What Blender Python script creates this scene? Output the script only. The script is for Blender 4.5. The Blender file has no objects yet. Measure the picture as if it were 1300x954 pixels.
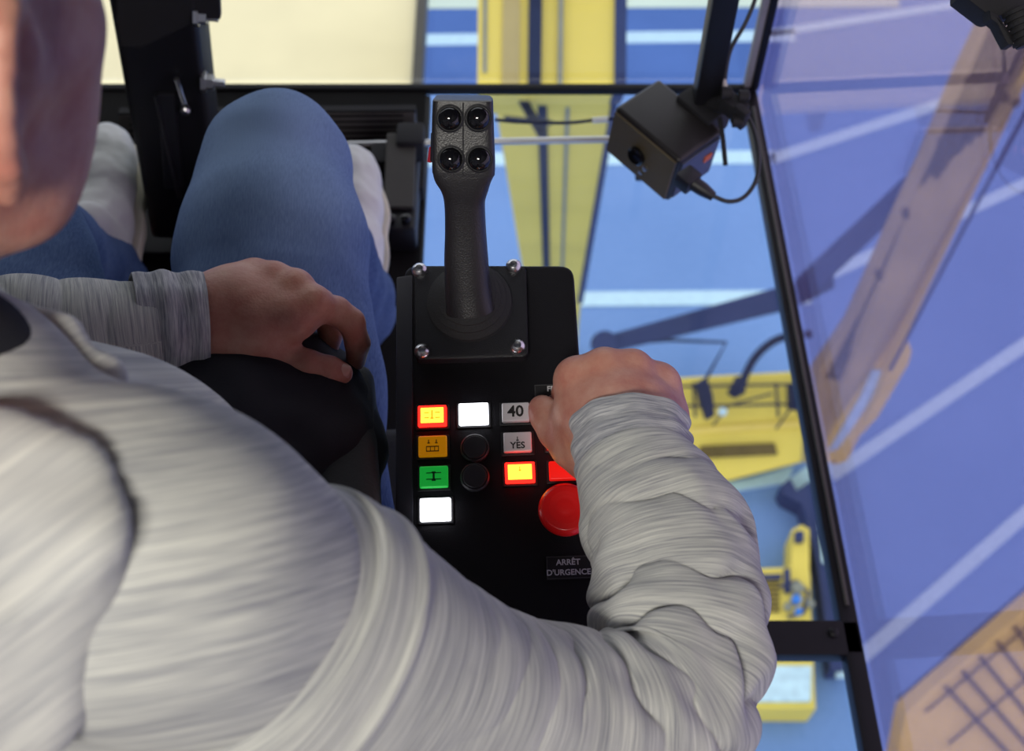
import bpy, bmesh, math, random
import numpy as np
from mathutils import Vector, Matrix, noise as mnoise

random.seed(7); np.random.seed(7)
SC = bpy.context.scene
COL = SC.collection
W_PX, H_PX, F_PX = 1300.0, 954.0, 1570.0
PITCH = math.radians(58.0)
CAM = np.array([0.0, 0.0, 1.58])
RIGHT = np.array([1.0, 0.0, 0.0])
UP = np.array([0.0, math.sin(PITCH), math.cos(PITCH)])
FWD = np.array([0.0, math.cos(PITCH), -math.sin(PITCH)])

def ray(px, py):
    return RIGHT * ((px - 650) / F_PX) + UP * ((477 - py) / F_PX) + FWD
def P(px, py, d):                       # point seen at a pixel, d metres along the view axis
    return CAM + ray(px, py) * d
def G(px, py, z=0.0):                   # where that sight line meets the level z
    r = ray(px, py); return CAM + r * ((z - CAM[2]) / r[2])
def C2W(v):                             # camera-aligned direction to world
    return RIGHT * v[0] + UP * v[1] + FWD * v[2]
def unit(v):
    v = np.asarray(v, float); return v / np.linalg.norm(v)

# ------------------------------------------------------------------ scene helpers
def mesh_obj(name, verts, faces, mat=None, parent=None, smooth=False, sharp=None):
    me = bpy.data.meshes.new(name)
    me.from_pydata([tuple(map(float, v)) for v in verts], [], [tuple(int(i) for i in f) for f in faces])
    me.validate(); me.update()
    return link_mesh(name, me, mat, parent, smooth, sharp)
def link_mesh(name, me, mat=None, parent=None, smooth=False, sharp=None):
    o = bpy.data.objects.new(name, me); COL.objects.link(o)
    if mat: me.materials.append(mat)
    if parent: o.parent = parent
    if smooth:
        me.polygons.foreach_set('use_smooth', [True] * len(me.polygons))
        if sharp: me.set_sharp_from_angle(angle=math.radians(sharp))
    return o
def bm_obj(name, bm, mat=None, parent=None, smooth=False, sharp=None):
    bmesh.ops.recalc_face_normals(bm, faces=bm.faces)
    me = bpy.data.meshes.new(name); bm.to_mesh(me); bm.free()
    return link_mesh(name, me, mat, parent, smooth, sharp)
def empty(name, loc=(0, 0, 0), mat3=None):
    o = bpy.data.objects.new(name, None); COL.objects.link(o)
    o.empty_display_size = 0.05
    if mat3 is not None:
        M = Matrix([list(r) for r in mat3]).to_4x4(); M.translation = Vector([float(c) for c in loc]); o.matrix_world = M
    else:
        o.location = [float(c) for c in loc]
    return o
def tag(o, label=None, cat=None, group=None, kind=None):
    if label: o['label'] = label
    if cat: o['category'] = cat
    if group: o['group'] = group
    if kind: o['kind'] = kind
    return o

class MB:                               # collects shapes of one part
    def __init__(s): s.bm = bmesh.new()
    def hexa(s, c, bevel=0.0, seg=2):   # c: 8 corners, bottom four then top four
        bm = bmesh.new()
        v = [bm.verts.new(tuple(map(float, p))) for p in c]
        for f in ((3,2,1,0),(4,5,6,7),(0,1,5,4),(1,2,6,5),(2,3,7,6),(3,0,4,7)):
            bm.faces.new([v[i] for i in f])
        bmesh.ops.recalc_face_normals(bm, faces=bm.faces)
        if bevel: bmesh.ops.bevel(bm, geom=list(bm.edges), offset=bevel, segments=seg, affect='EDGES', profile=0.6)
        s.merge(bm); return s
    def merge(s, bm):
        me = bpy.data.meshes.new('tmp'); bm.to_mesh(me); bm.free(); s.bm.from_mesh(me); bpy.data.meshes.remove(me)
    def box(s, c, size, R=None, bevel=0.0, seg=2):
        c = np.asarray(c, float); R = np.eye(3) if R is None else np.asarray(R)
        pts = []
        for z in (-.5, .5):
            for x, y in ((-.5,-.5),(.5,-.5),(.5,.5),(-.5,.5)):
                pts.append(c + R @ (np.array([x, y, z]) * size))
        return s.hexa(pts, bevel, seg)
    def slab(s, quad, t, bevel=0.0):    # quad: 4 points of the shown face, t: vector to the hidden face
        q = [np.asarray(p, float) for p in quad]; t = np.asarray(t, float)
        return s.hexa([p + t for p in q] + q, bevel)
    def poly(s, pts, t, bevel=0.0, seg=2):   # n-gon prism
        bm = bmesh.new(); t = np.asarray(t, float)
        a = [bm.verts.new(tuple(map(float, p))) for p in pts]
        b = [bm.verts.new(tuple(map(float, np.asarray(p) + t))) for p in pts]
        top = bm.faces.new(a); bot = bm.faces.new(b[::-1]); n = len(pts)
        for i in range(n): bm.faces.new((a[i], b[i], b[(i+1) % n], a[(i+1) % n]))
        bmesh.ops.recalc_face_normals(bm, faces=bm.faces)
        if bevel:
            ed = [e for e in bm.edges if top in e.link_faces]
            bmesh.ops.bevel(bm, geom=ed, offset=bevel, segments=seg, affect='EDGES', profile=0.6)
        s.merge(bm); return s
    def tube(s, pts, r, n=14, closed=False, cap=True):
        pts = [np.asarray(p, float) for p in pts]; m = len(pts)
        rr = r if hasattr(r, '__len__') else [r] * m
        bm = bmesh.new(); rings = []
        N = None
        for i in range(m):
            if closed: t = unit(pts[(i+1) % m] - pts[i-1])
            else: t = unit(pts[min(i+1, m-1)] - pts[max(i-1, 0)])
            if N is None:
                N = np.cross(t, [0, 0, 1.0]);  N = np.cross(t, [1.0, 0, 0]) if np.linalg.norm(N) < .1 else N
            N = unit(N - t * np.dot(N, t)); B = np.cross(t, N)
            rings.append([bm.verts.new(tuple(pts[i] + rr[i] * (N * math.cos(2*math.pi*k/n) + B * math.sin(2*math.pi*k/n)))) for k in range(n)])
        for i in range(m if closed else m - 1):
            A, Bq = rings[i], rings[(i+1) % m]
            for k in range(n): bm.faces.new((A[k], A[(k+1) % n], Bq[(k+1) % n], Bq[k]))
        if cap and not closed:
            bm.faces.new(rings[0][::-1]); bm.faces.new(rings[-1])
        s.merge(bm); return s
    def lathe(s, prof, c, axis, n=40):  # prof: (radius, height) along axis from c
        c = np.asarray(c, float); a = unit(axis)
        N = np.cross(a, [0, 0, 1.0]);  N = np.array([1.0, 0, 0]) if np.linalg.norm(N) < 1e-3 else unit(N)
        B = np.cross(a, N); bm = bmesh.new(); rings = []
        for r, h in prof:
            if r < 1e-6: rings.append([bm.verts.new(tuple(c + a * h))])
            else: rings.append([bm.verts.new(tuple(c + a * h + r * (N * math.cos(2*math.pi*k/n) + B * math.sin(2*math.pi*k/n)))) for k in range(n)])
        for A, Q in zip(rings[:-1], rings[1:]):
            for k in range(n):
                k2 = (k + 1) % n
                if len(A) == 1 and len(Q) == 1: continue
                if len(A) == 1: bm.faces.new((A[0], Q[k2], Q[k]))
                elif len(Q) == 1: bm.faces.new((A[k], A[k2], Q[0]))
                else: bm.faces.new((A[k], A[k2], Q[k2], Q[k]))
        if len(rings[0]) > 1: bm.faces.new(rings[0][::-1])
        if len(rings[-1]) > 1: bm.faces.new(rings[-1])
        s.merge(bm); return s
    def build(s, name, mat, parent=None, smooth=False, sharp=40):
        return bm_obj(name, s.bm, mat, parent, smooth, sharp)

def spline(pts, n):                     # Catmull-Rom through points, evenly resampled
    p = [np.asarray(q, float) for q in pts]; p = [2*p[0]-p[1]] + p + [2*p[-1]-p[-2]]
    out = []
    for i in range(1, len(p) - 2):
        for t in np.linspace(0, 1, 40, endpoint=False):
            a, b, c, d = p[i-1], p[i], p[i+1], p[i+2]
            out.append(.5*((2*b)+(-a+c)*t+(2*a-5*b+4*c-d)*t*t+(-a+3*b-3*c+d)*t**3))
    out.append(p[-2]); out = np.array(out)
    L = np.concatenate([[0], np.cumsum(np.linalg.norm(np.diff(out[:, :3], axis=0), axis=1))])
    u = np.linspace(0, L[-1], n)
    return np.stack([np.interp(u, L, out[:, k]) for k in range(out.shape[1])], 1)

def text_mesh(name, body, size, mat, parent, loc, rot3=None, align='CENTER', extrude=0.0002, spacing=1.0):
    cu = bpy.data.curves.new('tmp_text', 'FONT'); cu.body = body; cu.size = size
    cu.align_x = align; cu.align_y = 'CENTER'; cu.extrude = extrude; cu.offset = size*.022; cu.space_character = spacing
    cu.resolution_u = 3
    to = bpy.data.objects.new('tmp_text', cu); COL.objects.link(to)
    dg = bpy.context.evaluated_depsgraph_get()
    me = bpy.data.meshes.new_from_object(to.evaluated_get(dg)); me.name = name
    bpy.data.objects.remove(to); bpy.data.curves.remove(cu)
    o = link_mesh(name, me, mat, parent)
    o.location = loc
    if rot3 is not None: o.rotation_euler = Matrix(rot3).to_euler()
    return o

# ------------------------------------------------------------------ implicit surfaces
def smin(a, b, k):
    h = np.maximum(k - np.abs(a - b), 0) / k
    return np.minimum(a, b) - h * h * k * .25
def smax(a, b, k): return -smin(-a, -b, k)
def cone(p, a, b, ra, rb):
    a = np.asarray(a, np.float32); b = np.asarray(b, np.float32); ba = b - a
    t = np.clip(((p - a) @ ba) / max(float(ba @ ba), 1e-9), 0, 1)
    return np.linalg.norm(p - (a + t[:, None] * ba), axis=1) - (ra + (rb - ra) * t)
def chain(p, pts, k):
    d = None
    for (a, ra), (b, rb) in zip(pts[:-1], pts[1:]):
        e = cone(p, a, b, ra, rb); d = e if d is None else smin(d, e, k)
    return d
def ell(p, c, r, R=None):
    q = (p - np.asarray(c, np.float32))
    if R is not None: q = q @ np.asarray(R, np.float32)
    r = np.asarray(r, np.float32)
    k0 = np.linalg.norm(q / r, axis=1); k1 = np.linalg.norm(q / (r * r), axis=1)
    return k0 * (k0 - 1) / np.maximum(k1, 1e-6)
def nets(f, lo, hi, h):                 # surface nets of f < 0
    lo = np.asarray(lo, float); n = np.ceil((np.asarray(hi, float) - lo) / h).astype(int) + 1
    ax = [lo[i] + h * np.arange(n[i]) for i in range(3)]
    val = np.empty(n, np.float32)
    YZ = np.stack(np.meshgrid(ax[1], ax[2], indexing='ij'), -1).reshape(-1, 2).astype(np.float32)
    step = max(1, 400000 // len(YZ))
    for i in range(0, n[0], step):
        xs = ax[0][i:i+step].astype(np.float32)
        pts = np.concatenate([np.repeat(xs, len(YZ))[:, None], np.tile(YZ, (len(xs), 1))], 1)
        val[i:i+step] = f(pts).reshape(len(xs), n[1], n[2])
    for ax_ in range(3):
        e0 = [slice(None)]*3; e0[ax_] = [0, -1]; val[tuple(e0)] = np.maximum(val[tuple(e0)], h*.5)
    S = val < 0
    cs = tuple(m - 1 for m in n)
    acc = np.zeros(cs + (3,), np.float32); cnt = np.zeros(cs, np.float32)
    cor = [(i, j, k) for i in (0, 1) for j in (0, 1) for k in (0, 1)]
    def sl(c): return tuple(slice(c[i], c[i] + cs[i]) for i in range(3))
    for a in cor:
        for d in range(3):
            if a[d]: continue
            b = list(a); b[d] = 1
            va, vb = val[sl(a)], val[sl(b)]; m = (va < 0) != (vb < 0)
            t = np.where(m, va / np.where(m, va - vb, 1), 0)
            cnt += m
            for e in range(3):
                acc[..., e] += np.where(m, a[e] + (t if e == d else 0), 0)
    act = cnt > 0
    idx = -np.ones(cs, np.int64); idx[act] = np.arange(act.sum())
    base = np.stack(np.nonzero(act), 1)
    V = lo + h * (base + acc[act] / cnt[act][:, None])
    F = []
    for d in range(3):
        u, v = (d + 1) % 3, (d + 2) % 3
        s0 = [slice(1, cs[i]) for i in range(3)]; s0[d] = slice(0, cs[d])
        s1 = list(s0); s1[d] = slice(1, cs[d] + 1)
        A, B = S[tuple(s0)], S[tuple(s1)]; m = A != B
        ijk = np.stack(np.nonzero(m), 1)
        for i in range(3):
            if i != d: ijk[:, i] += 1
        def g(du, dv):
            q = ijk.copy(); q[:, u] -= du; q[:, v] -= dv; return idx[q[:, 0], q[:, 1], q[:, 2]]
        quad = np.stack([g(1, 1), g(0, 1), g(0, 0), g(1, 0)], 1)
        inside = A[m]
        quad[~inside] = quad[~inside][:, ::-1]
        F.append(quad)
    F = np.concatenate(F); F = F[(F >= 0).all(1)]
    return V, F
def np_mesh(name, V, F, mat=None, parent=None, attr=None):
    me = bpy.data.meshes.new(name)
    me.vertices.add(len(V)); me.vertices.foreach_set('co', np.asarray(V, np.float32).ravel())
    k = F.shape[1]
    me.loops.add(F.size); me.loops.foreach_set('vertex_index', F.astype(np.int32).ravel())
    me.polygons.add(len(F)); me.polygons.foreach_set('loop_start', np.arange(0, F.size, k, dtype=np.int32))
    me.update(calc_edges=True); me.validate()
    if attr is not None:
        a = me.attributes.new('fab', 'FLOAT_VECTOR', 'POINT'); a.data.foreach_set('vector', np.asarray(attr, np.float32).ravel())
    return link_mesh(name, me, mat, parent, True)
def vnoise(p, s, seed=0.0, oct=2):
    out = np.empty(len(p))
    for i, q in enumerate(p):
        out[i] = mnoise.fractal((q[0]*s+seed, q[1]*s+seed*1.7, q[2]*s-seed), 1.0, 2.0, oct)
    return out
def vert_normals(V, F):
    n = np.zeros_like(V)
    a, b, c = V[F[:, 0]], V[F[:, 1]], V[F[:, 2]]
    fn = np.cross(b - a, c - a)
    for k in range(F.shape[1]): np.add.at(n, F[:, k], fn)
    return n / np.maximum(np.linalg.norm(n, axis=1), 1e-12)[:, None]

# ------------------------------------------------------------------ materials
def lin(r, g, b): return tuple(((c/255/12.92) if c/255 <= .04045 else ((c/255+.055)/1.055)**2.4) for c in (r, g, b)) + (1,)
def mat_new(name):
    m = bpy.data.materials.new(name); m.use_nodes = True
    nt = m.node_tree; nt.nodes.clear()
    out = nt.nodes.new('ShaderNodeOutputMaterial')
    return m, nt, out
def N(nt, t, **kw):
    n = nt.nodes.new(t)
    for k, v in kw.items():
        if k.startswith('in_'):
            key = k[3:].replace('_', ' '); n.inputs[key].default_value = v
        else: setattr(n, k, v)
    return n
def plain(name, col, rough=.5, metal=0.0, bump=0.0, bscale=200, var=0.12, vscale=12, spec=.5):
    """painted or moulded surface: slight tone variation and a fine grain"""
    m, nt, out = mat_new(name)
    b = N(nt, 'ShaderNodeBsdfPrincipled', in_Roughness=rough, in_Metallic=metal)
    b.inputs['Specular IOR Level'].default_value = spec
    tc = N(nt, 'ShaderNodeTexCoord')
    n1 = N(nt, 'ShaderNodeTexNoise', in_Scale=vscale, in_Detail=4)
    nt.links.new(tc.outputs['Object'], n1.inputs['Vector'])
    r = N(nt, 'ShaderNodeValToRGB')
    c = col
    r.color_ramp.elements[0].color = (c[0]*(1-var), c[1]*(1-var), c[2]*(1-var), 1); r.color_ramp.elements[0].position = .3
    r.color_ramp.elements[1].color = (min(1, c[0]*(1+var)), min(1, c[1]*(1+var)), min(1, c[2]*(1+var)), 1); r.color_ramp.elements[1].position = .7
    nt.links.new(n1.outputs['Fac'], r.inputs['Fac']); nt.links.new(r.outputs['Color'], b.inputs['Base Color'])
    if bump:
        n2 = N(nt, 'ShaderNodeTexNoise', in_Scale=bscale, in_Detail=2)
        nt.links.new(tc.outputs['Object'], n2.inputs['Vector'])
        bp = N(nt, 'ShaderNodeBump', in_Strength=bump, in_Distance=.001)
        nt.links.new(n2.outputs['Fac'], bp.inputs['Height']); nt.links.new(bp.outputs['Normal'], b.inputs['Normal'])
    nt.links.new(b.outputs[0], out.inputs[0]); return m
def lamp_mat(name, col, strength):
    m, nt, out = mat_new(name)
    e = N(nt, 'ShaderNodeEmission', in_Color=col, in_Strength=strength)
    nt.links.new(e.outputs[0], out.inputs[0]); return m
def glass_mat(name, tint, ior=1.45, haze=0.0, haze_col=(1, 1, 1, 1), refl=1.0):
    m, nt, out = mat_new(name)
    t = N(nt, 'ShaderNodeBsdfTransparent', in_Color=tint)
    g = N(nt, 'ShaderNodeBsdfGlossy', in_Roughness=.02)
    fr = N(nt, 'ShaderNodeFresnel', in_IOR=ior)
    mu = N(nt, 'ShaderNodeMath', operation='MULTIPLY'); mu.inputs[1].default_value = refl
    nt.links.new(fr.outputs[0], mu.inputs[0])
    base = t
    if haze:
        tr = N(nt, 'ShaderNodeBsdfTranslucent', in_Color=haze_col)
        mh = N(nt, 'ShaderNodeMixShader', in_Fac=haze)
        nt.links.new(t.outputs[0], mh.inputs[1]); nt.links.new(tr.outputs[0], mh.inputs[2]); base = mh
    mx = N(nt, 'ShaderNodeMixShader')
    nt.links.new(mu.outputs[0], mx.inputs[0]); nt.links.new(base.outputs[0], mx.inputs[1]); nt.links.new(g.outputs[0], mx.inputs[2])
    nt.links.new(mx.outputs[0], out.inputs[0]); return m
def knit_mat(name, light, dark, streak=260.0, long=9.0, mid=.5, bias=.5):
    """heathered knit: streaks run along fab.x, change quickly along fab.y (metres)"""
    m, nt, out = mat_new(name)
    at = N(nt, 'ShaderNodeAttribute', attribute_name='fab')
    def nz(sx, sy, det, off):
        mp = N(nt, 'ShaderNodeMapping'); mp.inputs['Scale'].default_value = (sx, sy, 1); mp.inputs['Location'].default_value = (off, off*2, 0)
        nt.links.new(at.outputs['Vector'], mp.inputs['Vector'])
        n = N(nt, 'ShaderNodeTexNoise', in_Scale=1.0, in_Detail=det, in_Roughness=.6); nt.links.new(mp.outputs[0], n.inputs['Vector']); return n
    a = nz(long, streak, 3, 0); b = nz(long*2.2, streak*2.7, 2, 5.3); c = nz(4, 40, 2, 11.1)
    ad = N(nt, 'ShaderNodeMath', operation='ADD'); nt.links.new(a.outputs['Fac'], ad.inputs[0])
    m2 = N(nt, 'ShaderNodeMath', operation='MULTIPLY'); m2.inputs[1].default_value = .6; nt.links.new(b.outputs['Fac'], m2.inputs[0]); nt.links.new(m2.outputs[0], ad.inputs[1])
    ad2 = N(nt, 'ShaderNodeMath', operation='ADD'); nt.links.new(ad.outputs[0], ad2.inputs[0])
    m3 = N(nt, 'ShaderNodeMath', operation='MULTIPLY'); m3.inputs[1].default_value = .5; nt.links.new(c.outputs['Fac'], m3.inputs[0]); nt.links.new(m3.outputs[0], ad2.inputs[1])
    r = N(nt, 'ShaderNodeValToRGB')
    e = r.color_ramp.elements
    e[0].position = .36 + .0; e[0].color = dark; e[1].position = .62; e[1].color = light
    k = e.new(.36 + .26*bias); k.color = tuple(dark[i]*(1-mid) + light[i]*mid for i in range(3)) + (1,)
    sc = N(nt, 'ShaderNodeMath', operation='MULTIPLY'); sc.inputs[1].default_value = 1/2.1; nt.links.new(ad2.outputs[0], sc.inputs[0])
    nt.links.new(sc.outputs[0], r.inputs['Fac'])
    bs = N(nt, 'ShaderNodeBsdfPrincipled', in_Roughness=.95); bs.inputs['Specular IOR Level'].default_value = .1
    bs.inputs['Sheen Weight'].default_value = .15; bs.inputs['Sheen Roughness'].default_value = .5
    nt.links.new(r.outputs['Color'], bs.inputs['Base Color'])
    bp = N(nt, 'ShaderNodeBump', in_Strength=.35, in_Distance=.0012); nt.links.new(ad.outputs[0], bp.inputs['Height']); nt.links.new(bp.outputs['Normal'], bs.inputs['Normal'])
    nt.links.new(bs.outputs[0], out.inputs[0]); return m
def denim_mat(name, base, fade):
    m, nt, out = mat_new(name)
    tc = N(nt, 'ShaderNodeTexCoord')
    n1 = N(nt, 'ShaderNodeTexNoise', in_Scale=7.0, in_Detail=5); nt.links.new(tc.outputs['Object'], n1.inputs['Vector'])
    mp = N(nt, 'ShaderNodeMapping'); mp.inputs['Scale'].default_value = (900, 120, 300); nt.links.new(tc.outputs['Object'], mp.inputs['Vector'])
    n2 = N(nt, 'ShaderNodeTexNoise', in_Scale=1.0, in_Detail=2); nt.links.new(mp.outputs[0], n2.inputs['Vector'])
    at = N(nt, 'ShaderNodeAttribute', attribute_name='fab')      # fab.x: cloth wear plus light painted on knee and upward faces
    sx = N(nt, 'ShaderNodeSeparateXYZ'); nt.links.new(at.outputs['Vector'], sx.inputs[0])
    a = N(nt, 'ShaderNodeMath', operation='MULTIPLY_ADD'); a.inputs[1].default_value = .5; nt.links.new(n1.outputs['Fac'], a.inputs[0]); nt.links.new(sx.outputs[0], a.inputs[2])
    b = N(nt, 'ShaderNodeMath', operation='MULTIPLY_ADD'); b.inputs[1].default_value = .35; nt.links.new(n2.outputs['Fac'], b.inputs[0]); nt.links.new(a.outputs[0], b.inputs[2])
    r = N(nt, 'ShaderNodeValToRGB'); e = r.color_ramp.elements
    e[0].position = .3; e[0].color = base; e[1].position = 1.0; e[1].color = fade
    nt.links.new(b.outputs[0], r.inputs['Fac'])
    bs = N(nt, 'ShaderNodeBsdfPrincipled', in_Roughness=.9); bs.inputs['Specular IOR Level'].default_value = .15
    nt.links.new(r.outputs['Color'], bs.inputs['Base Color'])
    bp = N(nt, 'ShaderNodeBump', in_Strength=.3, in_Distance=.001); nt.links.new(n2.outputs['Fac'], bp.inputs['Height']); nt.links.new(bp.outputs['Normal'], bs.inputs['Normal'])
    nt.links.new(bs.outputs[0], out.inputs[0]); return m
def skin_mat(name, col, red):
    m, nt, out = mat_new(name)
    tc = N(nt, 'ShaderNodeTexCoord')
    n1 = N(nt, 'ShaderNodeTexNoise', in_Scale=45.0, in_Detail=5, in_Roughness=.6); nt.links.new(tc.outputs['Object'], n1.inputs['Vector'])
    r = N(nt, 'ShaderNodeValToRGB'); e = r.color_ramp.elements
    e[0].position = .35; e[0].color = red; e[1].position = .65; e[1].color = col
    nt.links.new(n1.outputs['Fac'], r.inputs['Fac'])
    bs = N(nt, 'ShaderNodeBsdfPrincipled', in_Roughness=.5); bs.inputs['Specular IOR Level'].default_value = .4
    bs.inputs['Subsurface Weight'].default_value = .15; bs.inputs['Subsurface Radius'].default_value = (1, .3, .15); bs.inputs['Subsurface Scale'].default_value = .004
    nt.links.new(r.outputs['Color'], bs.inputs['Base Color'])
    v = N(nt, 'ShaderNodeTexVoronoi', in_Scale=420.0); nt.links.new(tc.outputs['Object'], v.inputs['Vector'])
    n2 = N(nt, 'ShaderNodeTexNoise', in_Scale=130.0, in_Detail=3); nt.links.new(tc.outputs['Object'], n2.inputs['Vector'])
    ad = N(nt, 'ShaderNodeMath', operation='MULTIPLY_ADD'); ad.inputs[1].default_value = .35
    nt.links.new(v.outputs['Distance'], ad.inputs[0]); nt.links.new(n2.outputs['Fac'], ad.inputs[2])
    bp = N(nt, 'ShaderNodeBump', in_Strength=.35, in_Distance=.0012); nt.links.new(ad.outputs[0], bp.inputs['Height']); nt.links.new(bp.outputs['Normal'], bs.inputs['Normal'])
    nt.links.new(bs.outputs[0], out.inputs[0]); return m

BLACK = plain('black_plastic', (.012, .012, .016), .45, bump=.25, bscale=900)
BLACK_M = plain('black_matte', (.010, .010, .013), .75, bump=.3, bscale=700)
BLACK_S = plain('black_painted_steel', (.009, .009, .012), .45, bump=.05, bscale=300, spec=.25)
GLOSS = plain('black_glossy_dome', (.006, .006, .008), .06, var=.02)
STEEL = plain('steel', (.6, .6, .62), .28, metal=1.0)
RUBBER = plain('floor_rubber', (.010, .0095, .0095), .8, bump=.5, bscale=250, spec=.15)
DGREY = plain('dark_grey_metal', (.06, .056, .05), .5, bump=.1)
# ================================================================== THE CAB
WALLM = plain('cab_lining', (.09, .09, .10), .8, bump=.2, bscale=60)
FRAME = plain('black_window_frame', (.008, .008, .010), .45, bump=.05, spec=.2)
SEAL = plain('grey_window_seal', (.30, .28, .27), .45)
DARKSEAL = plain('dark_window_seal', (.05, .045, .04), .5)
Y_FRONT, X_LEFT, Y_BACK, Z_TOP = 1.585, -1.25, -.95, 2.15
A0 = G(960, 108); A1 = G(1105, 865)
side_dir = unit(A0 - A1)
def side_pt(y, z=0.0):
    t = (y - A1[1]) / side_dir[1]; p = A1 + side_dir * t; p[2] = z; return p
XL = -.152
fl = MB()
fl.box(((X_LEFT + XL)/2, (Y_BACK + Y_FRONT)/2, -.03), ((XL - X_LEFT), Y_FRONT - Y_BACK, .06))
floor = fl.build('floor', RUBBER); tag(floor, kind='structure')
fl = MB(); fl.box(((XL + .49)/2, (Y_BACK + .28)/2, -.03), (.49 - XL - .002, .28 - Y_BACK, .06))
fl.box(((XL + .06)/2, (.285 + .60)/2, -.03), (.06 - XL - .002, .60 - .285, .06))
tag(fl.build('floor_seat_step', RUBBER, floor))
w = MB(); w.box((X_LEFT - .02, (Y_BACK + Y_FRONT)/2, Z_TOP/2), (.04, Y_FRONT - Y_BACK, Z_TOP)); tag(w.build('wall_left', WALLM), kind='structure')
w = MB(); w.box(((X_LEFT + .5)/2, Y_BACK - .02, Z_TOP/2), (.5 - X_LEFT + .08, .04, Z_TOP)); tag(w.build('wall_back', WALLM), kind='structure')
w = MB(); w.box(((X_LEFT + .5)/2, (Y_BACK + Y_FRONT)/2 + .15, Z_TOP + .03), (.5 - X_LEFT + .3, Y_FRONT - Y_BACK + .5, .06)); tag(w.build('ceiling', WALLM), kind='structure')

w = MB(); w.box((A1[0] + .03, (Y_BACK + Y_FRONT)/2 - .02, (1.05 + Z_TOP)/2), (.05, Y_FRONT - Y_BACK - .06, Z_TOP - 1.05)); tag(w.build('sky_blocker_right', WALLM), kind='structure')  # added out of view to cut sky light from the right
w = MB(); w.box(((X_LEFT + A0[0])/2, Y_FRONT + .05, (1.75 + Z_TOP)/2), (A0[0] - X_LEFT, .05, Z_TOP - 1.75)); tag(w.build('sky_blocker_front', WALLM), kind='structure')  # added above the view to limit sky light through the front
GL_FLOOR = glass_mat('floor_glass', (.97, .975, .98, 1), 1.25, refl=.6)
GL_FRONT = glass_mat('front_glass', (.95, .95, .96, 1), 1.3, refl=.6)
GL_SIDE = glass_mat('side_glass_hazy', (.86, .765, .875, 1), 1.22, haze=.075, haze_col=(.40, .34, .60, 1), refl=.35)

# window in front of the operator
win = empty('window_1', (0, Y_FRONT, 0)); tag(win, kind='structure')
def child(mb, name, mat, root, **k):
    o = mb.build(name, mat, None, **k); o.parent = root; o.matrix_parent_inverse = root.matrix_basis.inverted(); return o
bpy.context.view_layer.update()
m = MB(); m.slab([(X_LEFT, Y_FRONT + .008, .01), (A0[0], Y_FRONT + .008, .01), (A0[0], Y_FRONT + .008, Z_TOP), (X_LEFT, Y_FRONT + .008, Z_TOP)], (0, .006, 0)); child(m, 'glass_pane', GL_FRONT, win)
m = MB(); m.box(((X_LEFT + A0[0])/2, Y_FRONT, -.003), (A0[0] - X_LEFT, .014, .016), bevel=.003)
child(m, 'sill_bar', FRAME, win, smooth=True)
m = MB(); m.box((X_LEFT + .02, Y_FRONT, Z_TOP/2), (.04, .03, Z_TOP)); child(m, 'left_post', FRAME, win)
# window in the floor
win = empty('window_2', (.15, 1.0, 0)); tag(win, kind='structure'); bpy.context.view_layer.update()
n0, n1 = side_pt(.285, -.02), side_pt(Y_FRONT, -.02)
m = MB(); m.slab([(XL, .285, -.02), n0, n1, (XL, Y_FRONT, -.02)], (0, 0, -.008)); child(m, 'glass_pane', GL_FLOOR, win)
m = MB(); c0, c1 = G(960, 787), G(960, 832)
m.hexa([(.06, c1[1], -.03), (side_pt(c1[1])[0], c1[1], -.03), (side_pt(c0[1])[0], c0[1], -.03), (.06, c0[1], -.03),
        (.06, c1[1], .0), (side_pt(c1[1])[0], c1[1], .0), (side_pt(c0[1])[0], c0[1], .0), (.06, c0[1], .0)], .004)
m.lathe([(.007, 0), (.007, .003), (.005, .005), (0, .006)], G(1058, 804, 0) , (0, 0, 1), 16)
child(m, 'cross_bar', FRAME, win, smooth=True)
m = MB(); m.box((XL + .004, .93, -.012), (.010, 1.28, .022), bevel=.003); child(m, 'left_bar', FRAME, win, smooth=True)
# window on the right
win = empty('window_3', tuple(side_pt(1.0))); tag(win, kind='structure'); bpy.context.view_layer.update()
s0, s1 = side_pt(Y_BACK), side_pt(Y_FRONT)
xo = np.array([.0005, 0, -.03]); zt = np.array([0, 0, Z_TOP])
m = MB(); m.slab([s0 + xo, s1 + xo, s1 + xo + zt, s0 + xo + zt], (.006, 0, 0)); child(m, 'glass_pane', GL_SIDE, win)
m = MB()
sb0 = side_pt(Y_BACK); off = np.array([-.030, 0, 0])
m.hexa([sb0 + off + [0, 0, -.03], sb0 + [0, 0, -.03], s1 + [0, 0, -.03], s1 + off*.75 + [0, 0, -.03], sb0 + off, sb0, s1, s1 + off*.75], .004)
child(m, 'sill_bar', FRAME, win, smooth=True)
m = MB(); o2 = np.array([-.013, 0, .004])
m.tube([side_pt(.62) + o2, side_pt(Y_FRONT - .05) + o2], .0032, 8); child(m, 'seal_strip', DARKSEAL, win, smooth=True)
m = MB(); b = A0.copy(); b[1] = Y_FRONT
m.box((b[0] - .004, b[1] + .004, Z_TOP/2), (.013, .02, Z_TOP), bevel=.003); child(m, 'corner_post', FRAME, win, smooth=True)
m = MB(); m.box((b[0] - .0175, b[1] + .004, Z_TOP/2), (.012, .014, Z_TOP), bevel=.002); child(m, 'post_seal', SEAL, win, smooth=True)

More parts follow.
